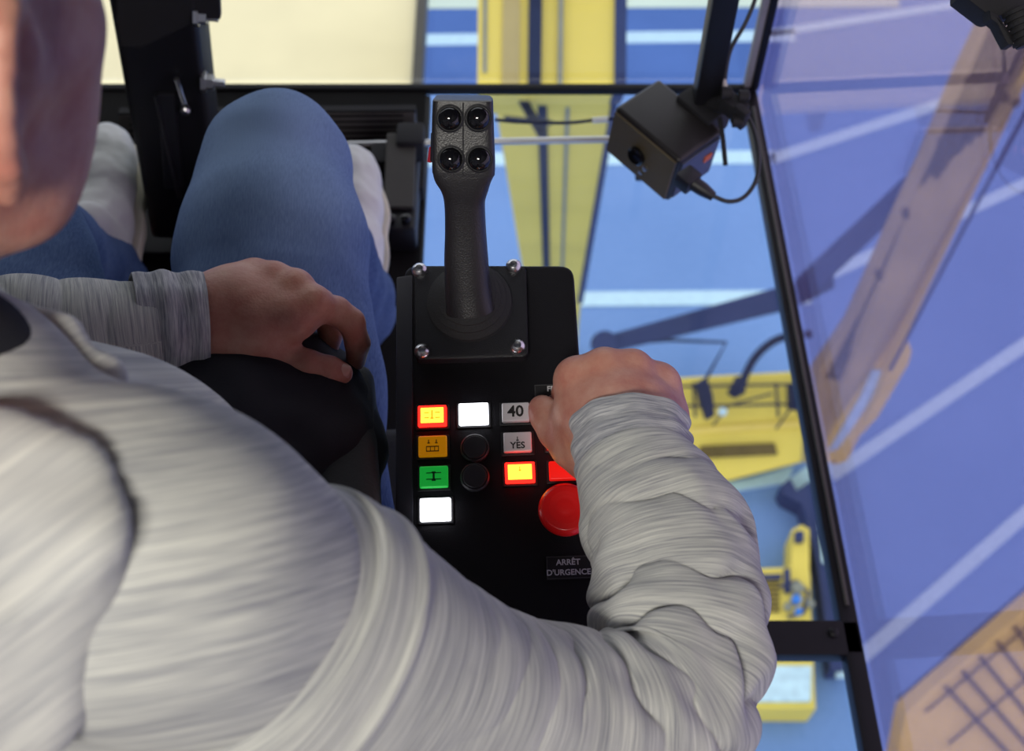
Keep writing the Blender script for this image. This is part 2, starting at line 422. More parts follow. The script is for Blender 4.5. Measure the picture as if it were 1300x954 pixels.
# ================================================================== OUTSIDE, BELOW THE CAB
ZG = -12.0
def ground_mat():
    m, nt, out = mat_new('blue_grey_paving')
    tc = N(nt, 'ShaderNodeTexCoord'); n1 = N(nt, 'ShaderNodeTexNoise', in_Scale=.35, in_Detail=6); nt.links.new(tc.outputs['Object'], n1.inputs['Vector'])
    n2 = N(nt, 'ShaderNodeTexNoise', in_Scale=14.0, in_Detail=3); nt.links.new(tc.outputs['Object'], n2.inputs['Vector'])
    a = N(nt, 'ShaderNodeMath', operation='MULTIPLY_ADD'); a.inputs[1].default_value = .5; nt.links.new(n2.outputs['Fac'], a.inputs[0]); nt.links.new(n1.outputs['Fac'], a.inputs[2])
    r = N(nt, 'ShaderNodeValToRGB'); e = r.color_ramp.elements
    e[0].position = .5; e[0].color = (.150, .270, .58, 1); e[1].position = 1.0; e[1].color = (.195, .335, .69, 1)
    nt.links.new(a.outputs[0], r.inputs[0])
    b = N(nt, 'ShaderNodeBsdfPrincipled', in_Roughness=.95); b.inputs['Specular IOR Level'].default_value = .05
    nt.links.new(r.outputs[0], b.inputs['Base Color']); nt.links.new(b.outputs[0], out.inputs[0]); return m
LINE = plain('white_road_paint', (.52, .74, .92), .9, var=.06, spec=.05)
PALE = plain('pale_concrete', (.62, .74, .66), .9, var=.05, vscale=.6, spec=.05)
m = MB(); m.box((0, 14, ZG - .1), (90, 80, .2)); ground = m.build('ground', ground_mat()); tag(ground, kind='structure')
ground.data.transform(Matrix.Translation((0, 0, -ZG))); ground.location.z = ZG; bpy.context.view_layer.update()
def line(px0, px1, th, name='painted_line', mat=LINE):
    a, b = np.array(px0, float), np.array(px1, float); d = unit(b - a); nrm = np.array([-d[1], d[0]]) * th / 2
    q = [a + nrm, b + nrm, b - nrm, a - nrm]
    mb = MB(); mb.slab([G(x, y, ZG + .02) for x, y in q], (0, 0, -.04)); o = child(mb, name, mat, ground); return o
line((470, 51), (1010, 45), 14)
line((470, 203), (984, 199), 16)
line((690, 380), (1030, 377), 18)
line((1002, 620), (1062, 578), 19)
line((958, 45), (1245, 0), 9)
line((978, 202), (1260, 110), 13)
line((1015, 366), (1345, 213), 14)
line((1055, 604), (1345, 408), 17)
line((1085, 842), (1345, 615), 19)
mb = MB(); mb.poly([G(x, y, ZG + .03) for x, y in ((780, 640), (918, 626), (1000, 613), (1008, 592), (960, 606), (900, 618), (780, 630))], (0, 0, -.05)); child(mb, 'painted_patch', LINE, ground)
ASPH = plain('dark_blue_asphalt', (.085, .165, .46), .95, var=.12, vscale=.5, spec=.05)
mb = MB(); mb.slab([G(x, y, ZG + .008) for x, y in ((400, 112), (985, 112), (1010, -120), (400, -120))], (0, 0, -.04)); child(mb, 'asphalt_strip', ASPH, ground)
mb = MB(); mb.slab([G(x, y, ZG + .02) for x, y in ((400, 11), (1142, 8), (1130, -120), (400, -120))], (0, 0, -.04)); child(mb, 'concrete_strip', PALE, ground)

YEL = plain('yellow_crane_paint', (.76, .615, .125), .6, var=.07, vscale=1.5, spec=.2)
YEL2 = plain('deep_yellow_paint', (.80, .62, .16), .6, var=.10, vscale=2, spec=.2)
TAN = plain('tan_crane_web', (.46, .37, .16), .7, var=.12, vscale=2, spec=.2)
BROWN = plain('brown_recess', (.13, .095, .035), .8, var=.2, spec=.2)
NAVY = plain('navy_crane_steel', (.028, .042, .13), .6, var=.15, vscale=1, spec=.2)
NAVY_D = plain('dark_navy_steel', (.014, .02, .06), .6, var=.15, vscale=1, spec=.2)
OGREY = plain('grey_pipe', (.22, .23, .20), .5)
CREAM = plain('cream_deck_paint', (.93, .84, .55), .7, var=.035, vscale=3, spec=.1)
WHITE_P = plain('white_painted_board', (.55, .76, .92), .8, spec=.1)

def quadpx(pts, d):                      # pixels with a distance each
    d = d if hasattr(d, '__len__') else [d]*len(pts)
    return [P(x, y, dd) for (x, y), dd in zip(pts, d)]
AW = FWD                                 # away from the viewer
# cream deck in front of the cab
dk = empty('cream_deck', tuple(G(380, 110, -3.0))); tag(dk, 'cream painted steel deck outside the front window behind the black column', 'deck'); bpy.context.view_layer.update()
zc = -3.0
a, b_, c_, d_ = G(40, 150, zc), G(526, 150, zc), G(527, -160, zc), G(40, -160, zc)
b_[0] = c_[0] = G(526, 60, zc)[0]
m = MB(); m.slab([a, b_, c_, d_], (0, 0, -.05), .01); child(m, 'deck_plate', CREAM, dk, smooth=True)
m = MB(); m.slab([b_ + [.0, 0, .03], b_ + [.05, 0, .03], c_ + [.05, 0, .03], c_ + [.0, 0, .03]], (0, 0, -.16), .004); child(m, 'edge_beam', DGREY, dk)
m = MB()
for t in (.2, .5, .8): m.slab([a*(1-t) + b_*t + [-.03, 0, -.05], a*(1-t) + b_*t + [.03, 0, -.05], d_*(1-t) + c_*t + [.03, 0, -.05], d_*(1-t) + c_*t + [-.03, 0, -.05]], (0, 0, -.14))
child(m, 'joist', DGREY, dk)
# yellow leg of the gantry: head beam in front of the upper window, leg running down under the floor window
lg = empty('crane_leg', tuple(P(705, 115, 5.6))); tag(lg, 'broad yellow crane leg seen through the window behind the joystick', 'crane leg'); bpy.context.view_layer.update()
def strip(name, mat, xt, xb, yt, yb, dt, db, lift, thick, root=lg, bevel=0):
    m = MB(); m.slab([P(xb[0], yb, db - lift), P(xb[1], yb, db - lift), P(xt[1], yt, dt - lift), P(xt[0], yt, dt - lift)], AW * thick, bevel); return child(m, name, mat, root)
u = dict(yt=-140, yb=114, dt=5.6, db=5.5)
strip('head_beam', YEL, (608, 782), (606, 780), lift=0, thick=.5, **u)
strip('web_plate', TAN, (640, 662), (637, 659), lift=.012, thick=.02, **u)
strip('stiffener', OGREY, (614, 619), (613, 618), lift=.01, thick=.03, yt=-140, yb=92, dt=5.6, db=5.51)
strip('cable_channel', NAVY_D, (673, 690), (670, 687), lift=.03, thick=.06, **u)
strip('pipe', OGREY, (711, 717), (708, 714), lift=.03, thick=.02, **u)
strip('side_rail', NAVY, (782, 797), (780, 795), lift=.02, thick=.3, **u)
# leg
yt, yb, dt, db = 112, 385, 5.62, 12.0
strip('leg_column', YEL, (628, 780), (672, 733), yt, yb, dt, db, 0, .5)
strip('cable_channel', NAVY_D, (682, 694), (691, 699), yt, yb, dt, db, .05, .08)
strip('pipe', OGREY, (719, 724), (711, 714), yt, yb, dt, db, .04, .03)
strip('side_rail', NAVY, (780, 788), (733, 740), yt, yb, dt, db, .03, .3)
p0, p1 = P(702, 385, 12.0), G(704, 470, ZG)
m = MB(); v = np.array([.27, 0, 0]); t = np.array([0, .35, .1])
m.hexa([p1 - v, p1 + v, p1 + v + t, p1 - v + t, p0 - v, p0 + v, p0 + v + t, p0 - v + t]); child(m, 'leg_foot', YEL, lg)
m = MB(); m.poly([P(x, y, 5.72) for x, y in ((655, 122), (668, 122), (694, 168), (686, 176))], AW * .05); m.tube([P(640, 150, 5.6), P(700, 156, 5.62)], .012, 8); child(m, 'cable_bracket', NAVY_D, lg)

# mobile crane below on the right
cr = empty('mobile_crane', tuple(G(960, 545, ZG))); tag(cr, 'yellow mobile crane below the cab with long boom slanting across right window', 'crane'); bpy.context.view_layer.update()
dC = 14.75
m = MB(); m.poly(quadpx([(800, 486), (868, 480), (1018, 472), (1048, 474), (1062, 540), (1040, 582), (986, 596), (908, 616), (800, 612)], dC), AW * .55, .05); child(m, 'carrier_body', YEL, cr)
m = MB(); m.slab(quadpx([(885, 583), (988, 578), (984, 563), (890, 567)], dC - .06), AW * .12, .02); child(m, 'deck_recess', BROWN, cr)
m = MB(); m.slab(quadpx([(868, 552), (1042, 540), (1041, 534), (868, 545)], dC - .05), AW * .1); child(m, 'deck_seam', YEL2, cr)
m = MB()
for q in [((800, 492), (1030, 488)), ((800, 517), (1040, 513))]: m.tube(quadpx(q, dC - .25), .016, 8)
for x in (840, 880, 985, 1012): m.tube(quadpx([(x, 486), (x + 3, 530)], dC - .25), .016, 8)
m.tube(quadpx([(800, 436), (847, 432), (922, 435), (895, 484)], dC - .3), .022, 8)
m.tube(quadpx([(905, 540), (925, 515), (980, 500)], dC - .28), .014, 8); m.tube(quadpx([(985, 545), (1003, 520), (1040, 520)], dC - .28), .014, 8)
child(m, 'guard_rail', NAVY_D, cr, smooth=True)
m = MB(); m.tube(spline(quadpx([(938, 500), (944, 482), (958, 455), (978, 436), (1000, 427), (1030, 424)], dC - .35), 30), .048, 10); child(m, 'hose', NAVY_D, cr, smooth=True)
m = MB()
m.poly(quadpx([(884, 488), (898, 480), (905, 500), (908, 528), (898, 534), (890, 512)], dC - .33), AW * .2, .02); child(m, 'winch_gear', NAVY_D, cr); m = MB()
m.poly(quadpx([(1003, 488), (1018, 484), (1024, 505), (1020, 524), (1004, 520)], dC - .33), AW * .2, .02); child(m, 'winch_gear', NAVY_D, cr); m = MB()
m.poly(quadpx([(938, 478), (950, 482), (946, 500), (934, 506), (926, 500)], dC - .33), AW * .2, .02); child(m, 'winch_gear', NAVY_D, cr)
m = MB(); m.lathe([(.05, 0), (.05, .05), (.03, .08), (0, .085)], P(917, 523, dC - .3), -FWD, 16); child(m, 'pale_disc', WHITE_P, cr, smooth=True)  # small pale disc on the carrier
# boom
bd = lambda y: 13.2 + (y - 560) * .0075            # nearer towards the top
def boom(pts, lift, thick, name, mat, bevel=0.0):
    m = MB(); m.poly([P(x, y, bd(y) - lift) for x, y in pts], AW * thick, bevel); return child(m, name, mat, cr)
boom([(1040, 470), (1089, 398), (1156, 252), (1189, 184), (1235, 75), (1262, 20), (1300, -60), (1390, -60), (1322, 60), (1223, 262), (1140, 430), (1066, 585), (1030, 590)], 0, .5, 'boom_web', TAN)
boom([(1062, 590), (1061, 560), (1109, 483), (1135, 398), (1210, 260), (1300, 88), (1370, -60), (1395, -60), (1300, 110), (1223, 270), (1152, 402), (1120, 500), (1075, 585)], .08, .3, 'boom_flange', YEL2)
boom([(1092, 452), (1120, 440), (1140, 428), (1153, 431), (1158, 446), (1154, 462), (1114, 531), (1066, 582), (1048, 590), (1050, 560)], .10, .3, 'boom_foot', YEL2, .02)
boom([(1052, 574), (1092, 505), (1108, 470), (1124, 470), (1098, 520), (1064, 570)], .16, .05, 'cover_strip', WHITE_P)
m = MB()
for t in (.12, .24, .36, .48, .60, .72, .84):
    L = [(1045, 480), (1089, 398), (1156, 252), (1235, 75), (1285, -50)]; R_ = [(1092, 480), (1135, 398), (1210, 255), (1297, 88), (1365, -50)]
    m.tube([P(l[0]*(1-t) + r[0]*t, l[1]*(1-t) + r[1]*t, bd(l[1]) - .04) for l, r in zip(L, R_)], .022 if t != .36 else .045, 6)
child(m, 'boom_rib', BROWN, cr)
m = MB()
for (x0, y0, x1, y1) in ((1230, 100, 1290, 130), (1195, 178, 1248, 212), (1254, 96, 1238, 205), (1150, 268, 1180, 310), (1215, 190, 1190, 290), (1115, 345, 1150, 385)):
    m = MB(); m.tube([P(x0, y0, bd(y0) - .07), P(x1, y1, bd(y1) - .07)], .05, 6); child(m, 'boom_brace', BROWN, cr)
m = MB(); m.poly(quadpx([(756, 446), (770, 426), (1004, 360), (1060, 342), (1060, 366), (1004, 393), (775, 448)], 12.6), AW * .35, .03); m.lathe([(.13, 0), (.13, .3), (.09, .32)], P(768, 436, 12.55), AW, 20); child(m, 'lift_cylinder', NAVY, cr)
m = MB(); m.poly([P(x, y, d) for x, y, d in ((1018, 352, 12.4), (1120, 262, 11.7), (1180, 200, 11.0), (1212, 178, 10.6), (1222, 196, 10.6), (1200, 218, 10.9), (1120, 292, 11.7), (1030, 378, 12.4))], AW * .3, .03); child(m, 'strut', NAVY, cr)
m = MB(); m.tube([P(1336, 80, 9.4), P(1237, 265, 10.8), P(1130, 470, 12.2)], .018, 6); child(m, 'boom_cable', NAVY, cr)
# dark outrigger post
pt = empty('outrigger_post', tuple(G(1050, 785, ZG))); tag(pt, 'dark navy steel post with white edge boards seen below the mobile crane', 'post'); bpy.context.view_layer.update()
HP_ = .7
def gq(pts, h): return [G(x, y, ZG + h) for x, y in pts]
DN = np.array([0, 0, -1.0])
m = MB(); m.poly(gq([(990, 618), (1003, 606), (1012, 622), (1044, 600), (1050, 640), (1066, 790), (1072, 850), (1054, 850), (1046, 782), (1038, 720), (1024, 660), (1018, 640), (995, 628)], .35), DN * .33, .02); child(m, 'post_body', NAVY, pt)
m = MB()
for q in ([(1037, 612), (1047, 608), (1049, 670), (1040, 672)], [(1041, 678), (1050, 676), (1053, 712), (1044, 714)]): m.slab(gq(q, .40), DN * .05)
child(m, 'marker_board', WHITE_P, pt)
m = MB(); m.slab(gq([(1062, 860), (1078, 860), (1062, 655), (1050, 655)], .25), DN * .05); child(m, 'edge_board', WHITE_P, pt)
# small yellow machine
ym = empty('generator', tuple(G(1000, 770, ZG))); tag(ym, 'small yellow machine with blue cap beside the sleeve, through floor window', 'machine'); bpy.context.view_layer.update()
m = MB(); m.poly(gq([(900, 724), (1004, 720), (1006, 672), (1018, 666), (1028, 672), (1028, 722), (1029, 732), (1031, 800), (1036, 900), (900, 900)], .5), DN * .48, .02); child(m, 'machine_housing', YEL, ym)
m = MB()
for k in range(7): m.slab(gq([(940, 742 + k*6), (990, 741 + k*6), (990, 738 + k*6), (940, 739 + k*6)], .5 + .03), DN * .04)
child(m, 'vent_grille', BROWN, ym)
m = MB(); m.slab(gq([(950, 736), (992, 735), (992, 729), (950, 730)], .5 + .04), DN * .05); child(m, 'engine_fitting', NAVY, ym); m = MB(); m.slab(gq([(1010, 686), (1021, 686), (1021, 674), (1010, 674)], .5 + .1), DN * .12, .01); child(m, 'engine_fitting', NAVY, ym); m = MB(); m.slab(gq([(996, 752), (1004, 752), (1003, 722), (996, 722)], .5 + .05), DN * .06)
child(m, 'engine_fitting', NAVY, ym); m = MB()
m.tube(gq([(990, 745), (1012, 738), (1026, 752), (1020, 778), (1000, 784)], .5 + .06), .02, 8); child(m, 'engine_fitting', NAVY, ym)
m = MB()
for x, y, r in ((1012, 748, .07), (1028, 768, .05), (1000, 772, .05)):
    m = MB(); m.lathe([(r, 0), (r, .05), (r*.6, .07), (0, .07)], G(x, y, ZG + .5 + .05), -DN, 14); child(m, 'filler_cap', OGREY, ym, smooth=True)
BLUE = plain('blue_cap', (.02, .2, .75), .4)
m = MB()
for x, y, r in ((1010, 763, .055), (1013, 778, .04)):
    m = MB(); m.lathe([(r, 0), (r, .06), (r*.6, .08), (0, .085)], G(x, y, ZG + .5 + .08), -DN, 14); child(m, 'blue_cap', BLUE, ym, smooth=True)
m = MB(); m.slab(gq([(900, 890), (1030, 890), (1031, 845), (900, 845)], .5 + .06), DN * .1, .02); child(m, 'white_tank', WHITE_P, ym)
# slatted deck at the lower right
td = empty('slatted_trailer', tuple(G(1290, 880, ZG))); tag(td, 'yellow brown slatted trailer deck at the bottom right through side window', 'trailer'); bpy.context.view_layer.update()
dT = 11.0
m = MB(); m.poly(quadpx([(1192, 868), (1306, 770), (1420, 680), (1420, 1010), (1130, 1010), (1150, 905)], dT), AW * .3, .02); child(m, 'deck_bed', YEL2, td)
m = MB()
for k in range(6):
    x = 1200 + k * 22; m.tube(quadpx([(x, 872 - k * 19), (x + 120, 1000 - k * 10)], dT - .03), .018, 6)
for k in range(2): m.tube(quadpx([(1174 + k*30, 905 + k*40), (1334 + k*30, 772 + k*40)], dT - .03), .010, 6)
child(m, 'deck_slats', BROWN, td)
m = MB(); m.tube(quadpx([(1140, 888), (1310, 740), (1400, 660)], dT + 1.2), .012, 6); child(m, 'guard_wire', NAVY_D, td)

# ================================================================== THINGS ON THE CAB FLOOR
# black column with bolts
cl = empty('support_column', tuple(G(238, 275, .0))); tag(cl, 'black steel column with shiny bolts between the left shoe and raised knee', 'column'); bpy.context.view_layer.update()
bot, top = P(238, 300, 1.93), P(172, -160, 1.42)
ax = unit(top - bot); sd = unit(RIGHT - ax * np.dot(RIGHT, ax)); fr = np.cross(ax, sd)
fr = fr if np.dot(fr, FWD) < 0 else -fr
R3 = np.stack([sd, np.cross(ax, sd), ax], 1); L = np.linalg.norm(top - bot)
m = MB(); m.box((bot + top)/2 - fr*.03, (.108, .085, L), R3, .012, 3); child(m, 'column_tube', BLACK_S, cl, smooth=True)
def onc(px, py, lift=0):                # a point on the column's front
    r = ray(px, py); t = np.dot(bot + fr*.0125 + fr*lift - CAM, fr) / np.dot(r, fr); return CAM + r * t
m = MB(); m.poly([onc(*q, .004) for q in ((148, -60), (250, -60), (246, 30), (180, 62), (152, 60), (147, 30))], -fr*.05, .004)
m.slab([onc(240, 25, .002), onc(280, 25, .002), onc(278, -30, .002), onc(238, -30, .002)], -fr*.012, .002); child(m, 'bracket_plate', BLACK_M, cl)
m = MB(); m.slab([onc(208, 240, .006), onc(232, 240, .006), onc(222, 120, .006), onc(200, 120, .006)], -fr*.01, .002); m.tube([onc(198, 120, .006), onc(228, 250, .006)], .004, 8); child(m, 'slot_cover', BLACK, cl)
m = MB(); m.tube([onc(224, 100, .008), onc(234, 132, .008)], .0032, 8); m.lathe([(.007, 0), (.007, .006), (.004, .009)], onc(236, 138, .004), fr, 10); child(m, 'latch_pin', STEEL, cl, smooth=True)
for (bx, by) in ((249, 13), (262, 98)):
    m = MB(); q = onc(bx - 100, by, 0) ; q = bot + ax*np.dot(q - bot, ax) + sd*.055 + fr*.008
    m.lathe([(.0, -.004), (.015, -.004), (.015, .002), (.011, .002), (.011, .012), (.006, .012), (.006, .026), (0, .027)], q, sd, 6); child(m, 'bolt', STEEL, cl)
m = MB(); m.box(G(236, 292, .0) + [0, 0, .008], (.2, .12, .016), None, .003); child(m, 'foot_plate', BLACK_S, cl)
# foot rail
frl = empty('foot_rail', tuple(G(640, 205, 0))); tag(frl, 'thin steel rail across the floor behind the joystick head', 'rail'); bpy.context.view_layer.update()
zr = .075
ra, rb = G(425, 184, zr), G(818, 176, zr)
m = MB(); m.tube([ra, rb], .0058, 12); child(m, 'rail_bar', STEEL, frl, smooth=True)
m = MB()
q = G(522, 181, zr); m.box(q, (.045, .045, .05), None, .006); m.box(q + [-.04, -.02, -.02], (.05, .05, .05), None, .006); m.box((q[0] - .03, q[1] - .02, .015), (.10, .08, .034), None, .004)
child(m, 'rail_clamp', BLACK_M, frl, smooth=True)
m = MB(); q = rb.copy(); m.box((q[0], q[1], zr/2 - .012), (.014, .014, zr + .02), None, .002); child(m, 'rail_post', BLACK_M, frl)
cb = MB(); cb.tube(spline([G(628, 152, .06), G(660, 155, .055), G(720, 156, .05), G(760, 152, .05), G(800, 150, .06)], 30), .0028, 8)
o = cb.build('signal_cable', NAVY_D, None, smooth=True); tag(o, 'thin dark cable with a silver plug strung above the steel rail', 'cable')
m = MB(); m.tube([G(752, 153, .05), G(772, 151.5, .052)], .005, 10); m.build('plug', STEEL, o, smooth=True)
# footrest and pedal box
ft = MB(); f0, f1, f2, f3 = G(150, 196, .03), G(528, 190, .03), G(527, 142, .09), G(150, 146, .09)
ft.slab([f0, f1, f2, f3], (0, .02, -.025), .004)
o = ft.build('footrest', DGREY, None, smooth=True); tag(o, 'dark metal footrest plate on the cab floor under the white shoes', 'footrest')
m = MB()
for k in range(6):
    t = .12 + k * .15; m.slab([f0*(1-t) + f3*t + [.02, 0, .003], f1*(1-t) + f2*t + [-.02, 0, .003], f1*(.97-t) + f2*(t+.03) + [-.02, 0, .003], f0*(.97-t) + f3*(t+.03) + [.02, 0, .003]], (0, 0, -.003))
m.build('tread_strip', RUBBER, o)
m = MB(); m.slab([f2 + [0, .004, 0], f3 + [0, .004, 0], (f3[0], f3[1] + .004, -.0), (f2[0], f2[1] + .004, -.0)], (0, .012, 0)); m.build('rear_plate', BLACK_M, o)
pd = empty('pedal_box', tuple(G(512, 262, 0))); tag(pd, 'small black pedal box on floor left of the joystick', 'pedal'); bpy.context.view_layer.update()
q = G(512, 268, 0); m = MB(); m.box(q + [0, 0, .03], (.055, .17, .06), None, .008); child(m, 'housing', BLACK, pd, smooth=True)
m = MB(); m.hexa([q + v for v in (np.array([-.024, -.05, .062]), np.array([.024, -.05, .062]), np.array([.024, .085, .085]), np.array([-.024, .085, .085]), np.array([-.024, -.05, .070]), np.array([.024, -.05, .070]), np.array([.024, .085, .094]), np.array([-.024, .085, .094]))], .002); child(m, 'tread_plate', DGREY, pd)
m = MB()
for k in range(2): m.lathe([(.008, 0), (.008, .01), (.004, .013), (0, .013)], q + [-.012 + .024*k, -.07, .06], (0, 0, 1), 14)
child(m, 'knob', GLOSS, pd, smooth=True)

# ================================================================== PROJECTOR ON ITS POLE
pj = empty('projector', tuple(P(850, 190, 1.56))); tag(pj, 'black box-shaped projector with round lens hanging at the front right corner', 'projector'); bpy.context.view_layer.update()
B_, Cq, Aq = P(781, 136, 1.58), P(863, 205, 1.543), P(831, 94, 1.616)
e1 = Cq - B_; l1 = np.linalg.norm(e1); e1 = unit(e1); e2 = Aq - B_; e2 = e2 - e1*np.dot(e1, e2); l2 = np.linalg.norm(e2); e2 = unit(e2); e3 = np.cross(e1, e2)
if np.dot(e3, FWD) < 0: e3 = -e3
HB = .082; Rp = np.stack([e1, e2, e3], 1); ctr = B_ + e1*l1/2 + e2*l2/2 + e3*HB/2
PROJ = plain('projector_case', (.014, .012, .012), .38, bump=.2, bscale=600)
m = MB(); m.box(ctr, (l1, l2, HB), Rp, .006, 3); child(m, 'case', PROJ, pj, smooth=True)
FACE = plain('projector_front', (.085, .066, .034), .5)
fc = B_ + e1*l1/2 + e3*HB/2 - e2*.0015
m = MB(); m.box(fc, (l1*.94, .004, HB*.88), Rp, .001); child(m, 'front_plate', FACE, pj)
lc = B_ + e1*l1*.47 + e3*HB*.5 - e2*.003
m = MB(); m.lathe([(.013, 0), (.013, .006), (.0105, .008), (.0095, .004), (0, .003)], lc, -e2, 28); ln = child(m, 'lens', GLOSS, pj, smooth=True)
m = MB(); m.lathe([(.0035, 0), (.0035, .003), (0, .004)], lc + e1*.017 + e3*.010, -e2, 12); m.lathe([(.003, 0), (.003, .003), (0, .004)], lc + e1*.012 + e3*.022, -e2, 12); child(m, 'screw', STEEL, pj, smooth=True)
sf = Cq + e2*l2/2 + e3*HB/2 + e1*.001
m = MB(); m.box(sf, (.004, l2*.86, HB*.8), Rp, .001); child(m, 'connector_panel', plain('connector_panel', (.05, .06, .10), .35), pj)
m = MB(); m.box(sf + e2*l2*.22 - e3*HB*.1, (.008, .014, .010), Rp, .001); child(m, 'orange_socket', plain('orange_socket', (.55, .12, .03), .5), pj)
pc = P(873, 228, 1.535)
m = MB(); m.box(pc, (.022, .026, .022), Rp, .003); q2 = P(893, 241, 1.53); m.tube([pc, q2, P(906, 250, 1.53)], [.010, .009, .006], 12); child(m, 'cable_plug', BLACK, pj, smooth=True)
ple = empty('projector_pole', tuple(P(898, 118, 1.60))); tag(ple, 'black square pole rising from the projector at the front right', 'pole'); bpy.context.view_layer.update()
p0 = P(893, 128, 1.60)
m = MB(); m.box((p0[0] + .002, p0[1], (p0[2] + Z_TOP)/2), (.032, .032, Z_TOP - p0[2]), None, .004); child(m, 'pole_tube', BLACK_S, ple, smooth=True)
m = MB(); m.box(p0 + [.0, -.005, -.015], (.06, .05, .045), Rp, .005); q = P(930, 135, 1.56); m.box(q, (.035, .022, .022), Rp, .003); m.box(P(940, 148, 1.55), (.02, .012, .03), Rp, .003); m.tube([p0, q], .012, 10)
for x, y in ((944, 122), (936, 154), (922, 118)): m.lathe([(.008, -.006), (.008, .006), (.004, .008)], P(x, y, 1.55), RIGHT, 10)
child(m, 'clamp', BLACK_M, ple, smooth=True)
m = MB(); m.tube([P(917, 102, 1.58), P(921, 118, 1.58)], .005, 10); child(m, 'cable_tie', plain('pale_tie', (.5, .48, .42), .6), ple)
cb = MB(); cb.tube(spline([P(903, 248, 1.53), P(925, 256, 1.53), P(945, 250, 1.535), (P(960, 228, 1.54)), P(963, 195, 1.55), P(955, 160, 1.56), P(940, 135, 1.57), P(922, 116, 1.58), P(921, 95, 1.58), P(928, 62, 1.57), P(946, 30, 1.56), P(960, -5, 1.55), P(975, -60, 1.53)], 90), .0028, 10)
o = cb.build('power_cable', plain('black_cable', (.02, .022, .025), .5), None, smooth=True); tag(o, 'thin dark cable looping from the projector plug up along its pole', 'cable')
m = MB(); m.tube([P(914, 150, 1.57), P(918, 178, 1.56), P(921, 210, 1.56)], .0032, 10); child(m, 'strap_end', BLACK_M, ple, smooth=True)
# clamp at the upper right
ck = empty('arm_clamp', tuple(P(1275, 5, 1.1))); tag(ck, 'black clamp with ribbed knob at the upper right against the side window', 'clamp'); bpy.context.view_layer.update()
dK = 1.05
m = MB(); m.poly(quadpx([(1222, -6), (1256, 20), (1262, 22), (1300, 14), (1330, 10), (1330, -60), (1222, -60)], dK), AW*.03, .004); child(m, 'clamp_body', BLACK_M, ck, smooth=True)
m = MB(); m.poly(quadpx([(1256, 12), (1268, 18), (1276, 30), (1289, 50), (1287, 57), (1280, 57), (1274, 46), (1266, 30), (1258, 24)], dK - .01), AW*.016, .003); child(m, 'clamp_jaw', BLACK_M, ck, smooth=True)
m = MB(); pr = []
for k in range(6): pr += [(.0135, k*.0052), (.0135, k*.0052 + .003), (.0115, k*.0052 + .0034), (.0115, k*.0052 + .005)]
m.lathe(pr, P(1292, 12, dK - .01), P(1304, 46, dK - .01) - P(1292, 12, dK - .01), 24); child(m, 'ribbed_knob', BLACK_M, ck, smooth=True)
m = MB(); m.tube([P(1275, -30, dK + .02), P(1300, -200, dK - .2)], .016, 12); child(m, 'arm', BLACK_S, ck, smooth=True)

# ================================================================== CONTROL CONSOLE
vL = C2W(unit(np.array([-.031, .934, .355]))); uL = np.array([1, .037, -.01]); uL = C2W(uL); uL = unit(uL - vL*np.dot(uL, vL)); nL = np.cross(uL, vL)
O = P(630, 560, .985); RC = np.stack([uL, vL, nL], 1)
def PN(px, py, h=0.0):                  # console coordinates of a pixel on the panel, h above it
    r = ray(px, py); o = O + nL*h; t = np.dot(o - CAM, nL) / np.dot(r, nL); q = CAM + r*t - O
    return np.array([np.dot(q, uL), np.dot(q, vL), h])
con = empty('control_console', O, RC); tag(con, 'black control console with lit push buttons between the man and the floor window', 'control panel')
CON = plain('console_black', (.0060, .0055, .0078), .5, bump=.35, bscale=1200, spec=.22)
EDGE = plain('console_edge', (.035, .035, .045), .35)
def rounded(pts, r, n=6):
    out = []; k = len(pts)
    for i in range(k):
        a, b, c = [np.array(pts[j % k][:2]) for j in (i-1, i, i+1)]
        d1, d2 = unit(a - b), unit(c - b)
        for t in np.linspace(0, 1, n): q = (1-t)**2*(b + d1*r) + 2*t*(1-t)*b + t*t*(b + d2*r); out.append((q[0], q[1], 0.0))
    return out
outl = [PN(513, 337), PN(511, 900), PN(765, 900), PN(728, 337)]
m = MB(); m.poly(rounded(outl, .012), (0, 0, -.075), .003, 3); m.build('console_body', CON, con, smooth=True)
m = MB(); e0, e1_ = PN(512, 350), PN(511, 880); m.hexa([e0 + [-.006, 0, -.02], e0 + [.008, 0, -.02], e1_ + [.008, 0, -.02], e1_ + [-.006, 0, -.02], e0 + [-.006, 0, -.002], e0 + [.008, 0, .0015], e1_ + [.008, 0, .0015], e1_ + [-.006, 0, -.002]], .0015); m.build('edge_trim', EDGE, con, smooth=True)
# pedestal down to the floor
pb = O - nL*.07 + vL*(-.10)
m = MB(); m.box((pb[0] + .01, pb[1], (pb[2])/2), (.11, .16, pb[2] - .0), None, .01); o = m.build('pedestal', BLACK_M, None); o.parent = con; o.matrix_parent_inverse = Matrix([list(r) + [O[i]] for i, r in enumerate(RC)] + [[0, 0, 0, 1]]).inverted()

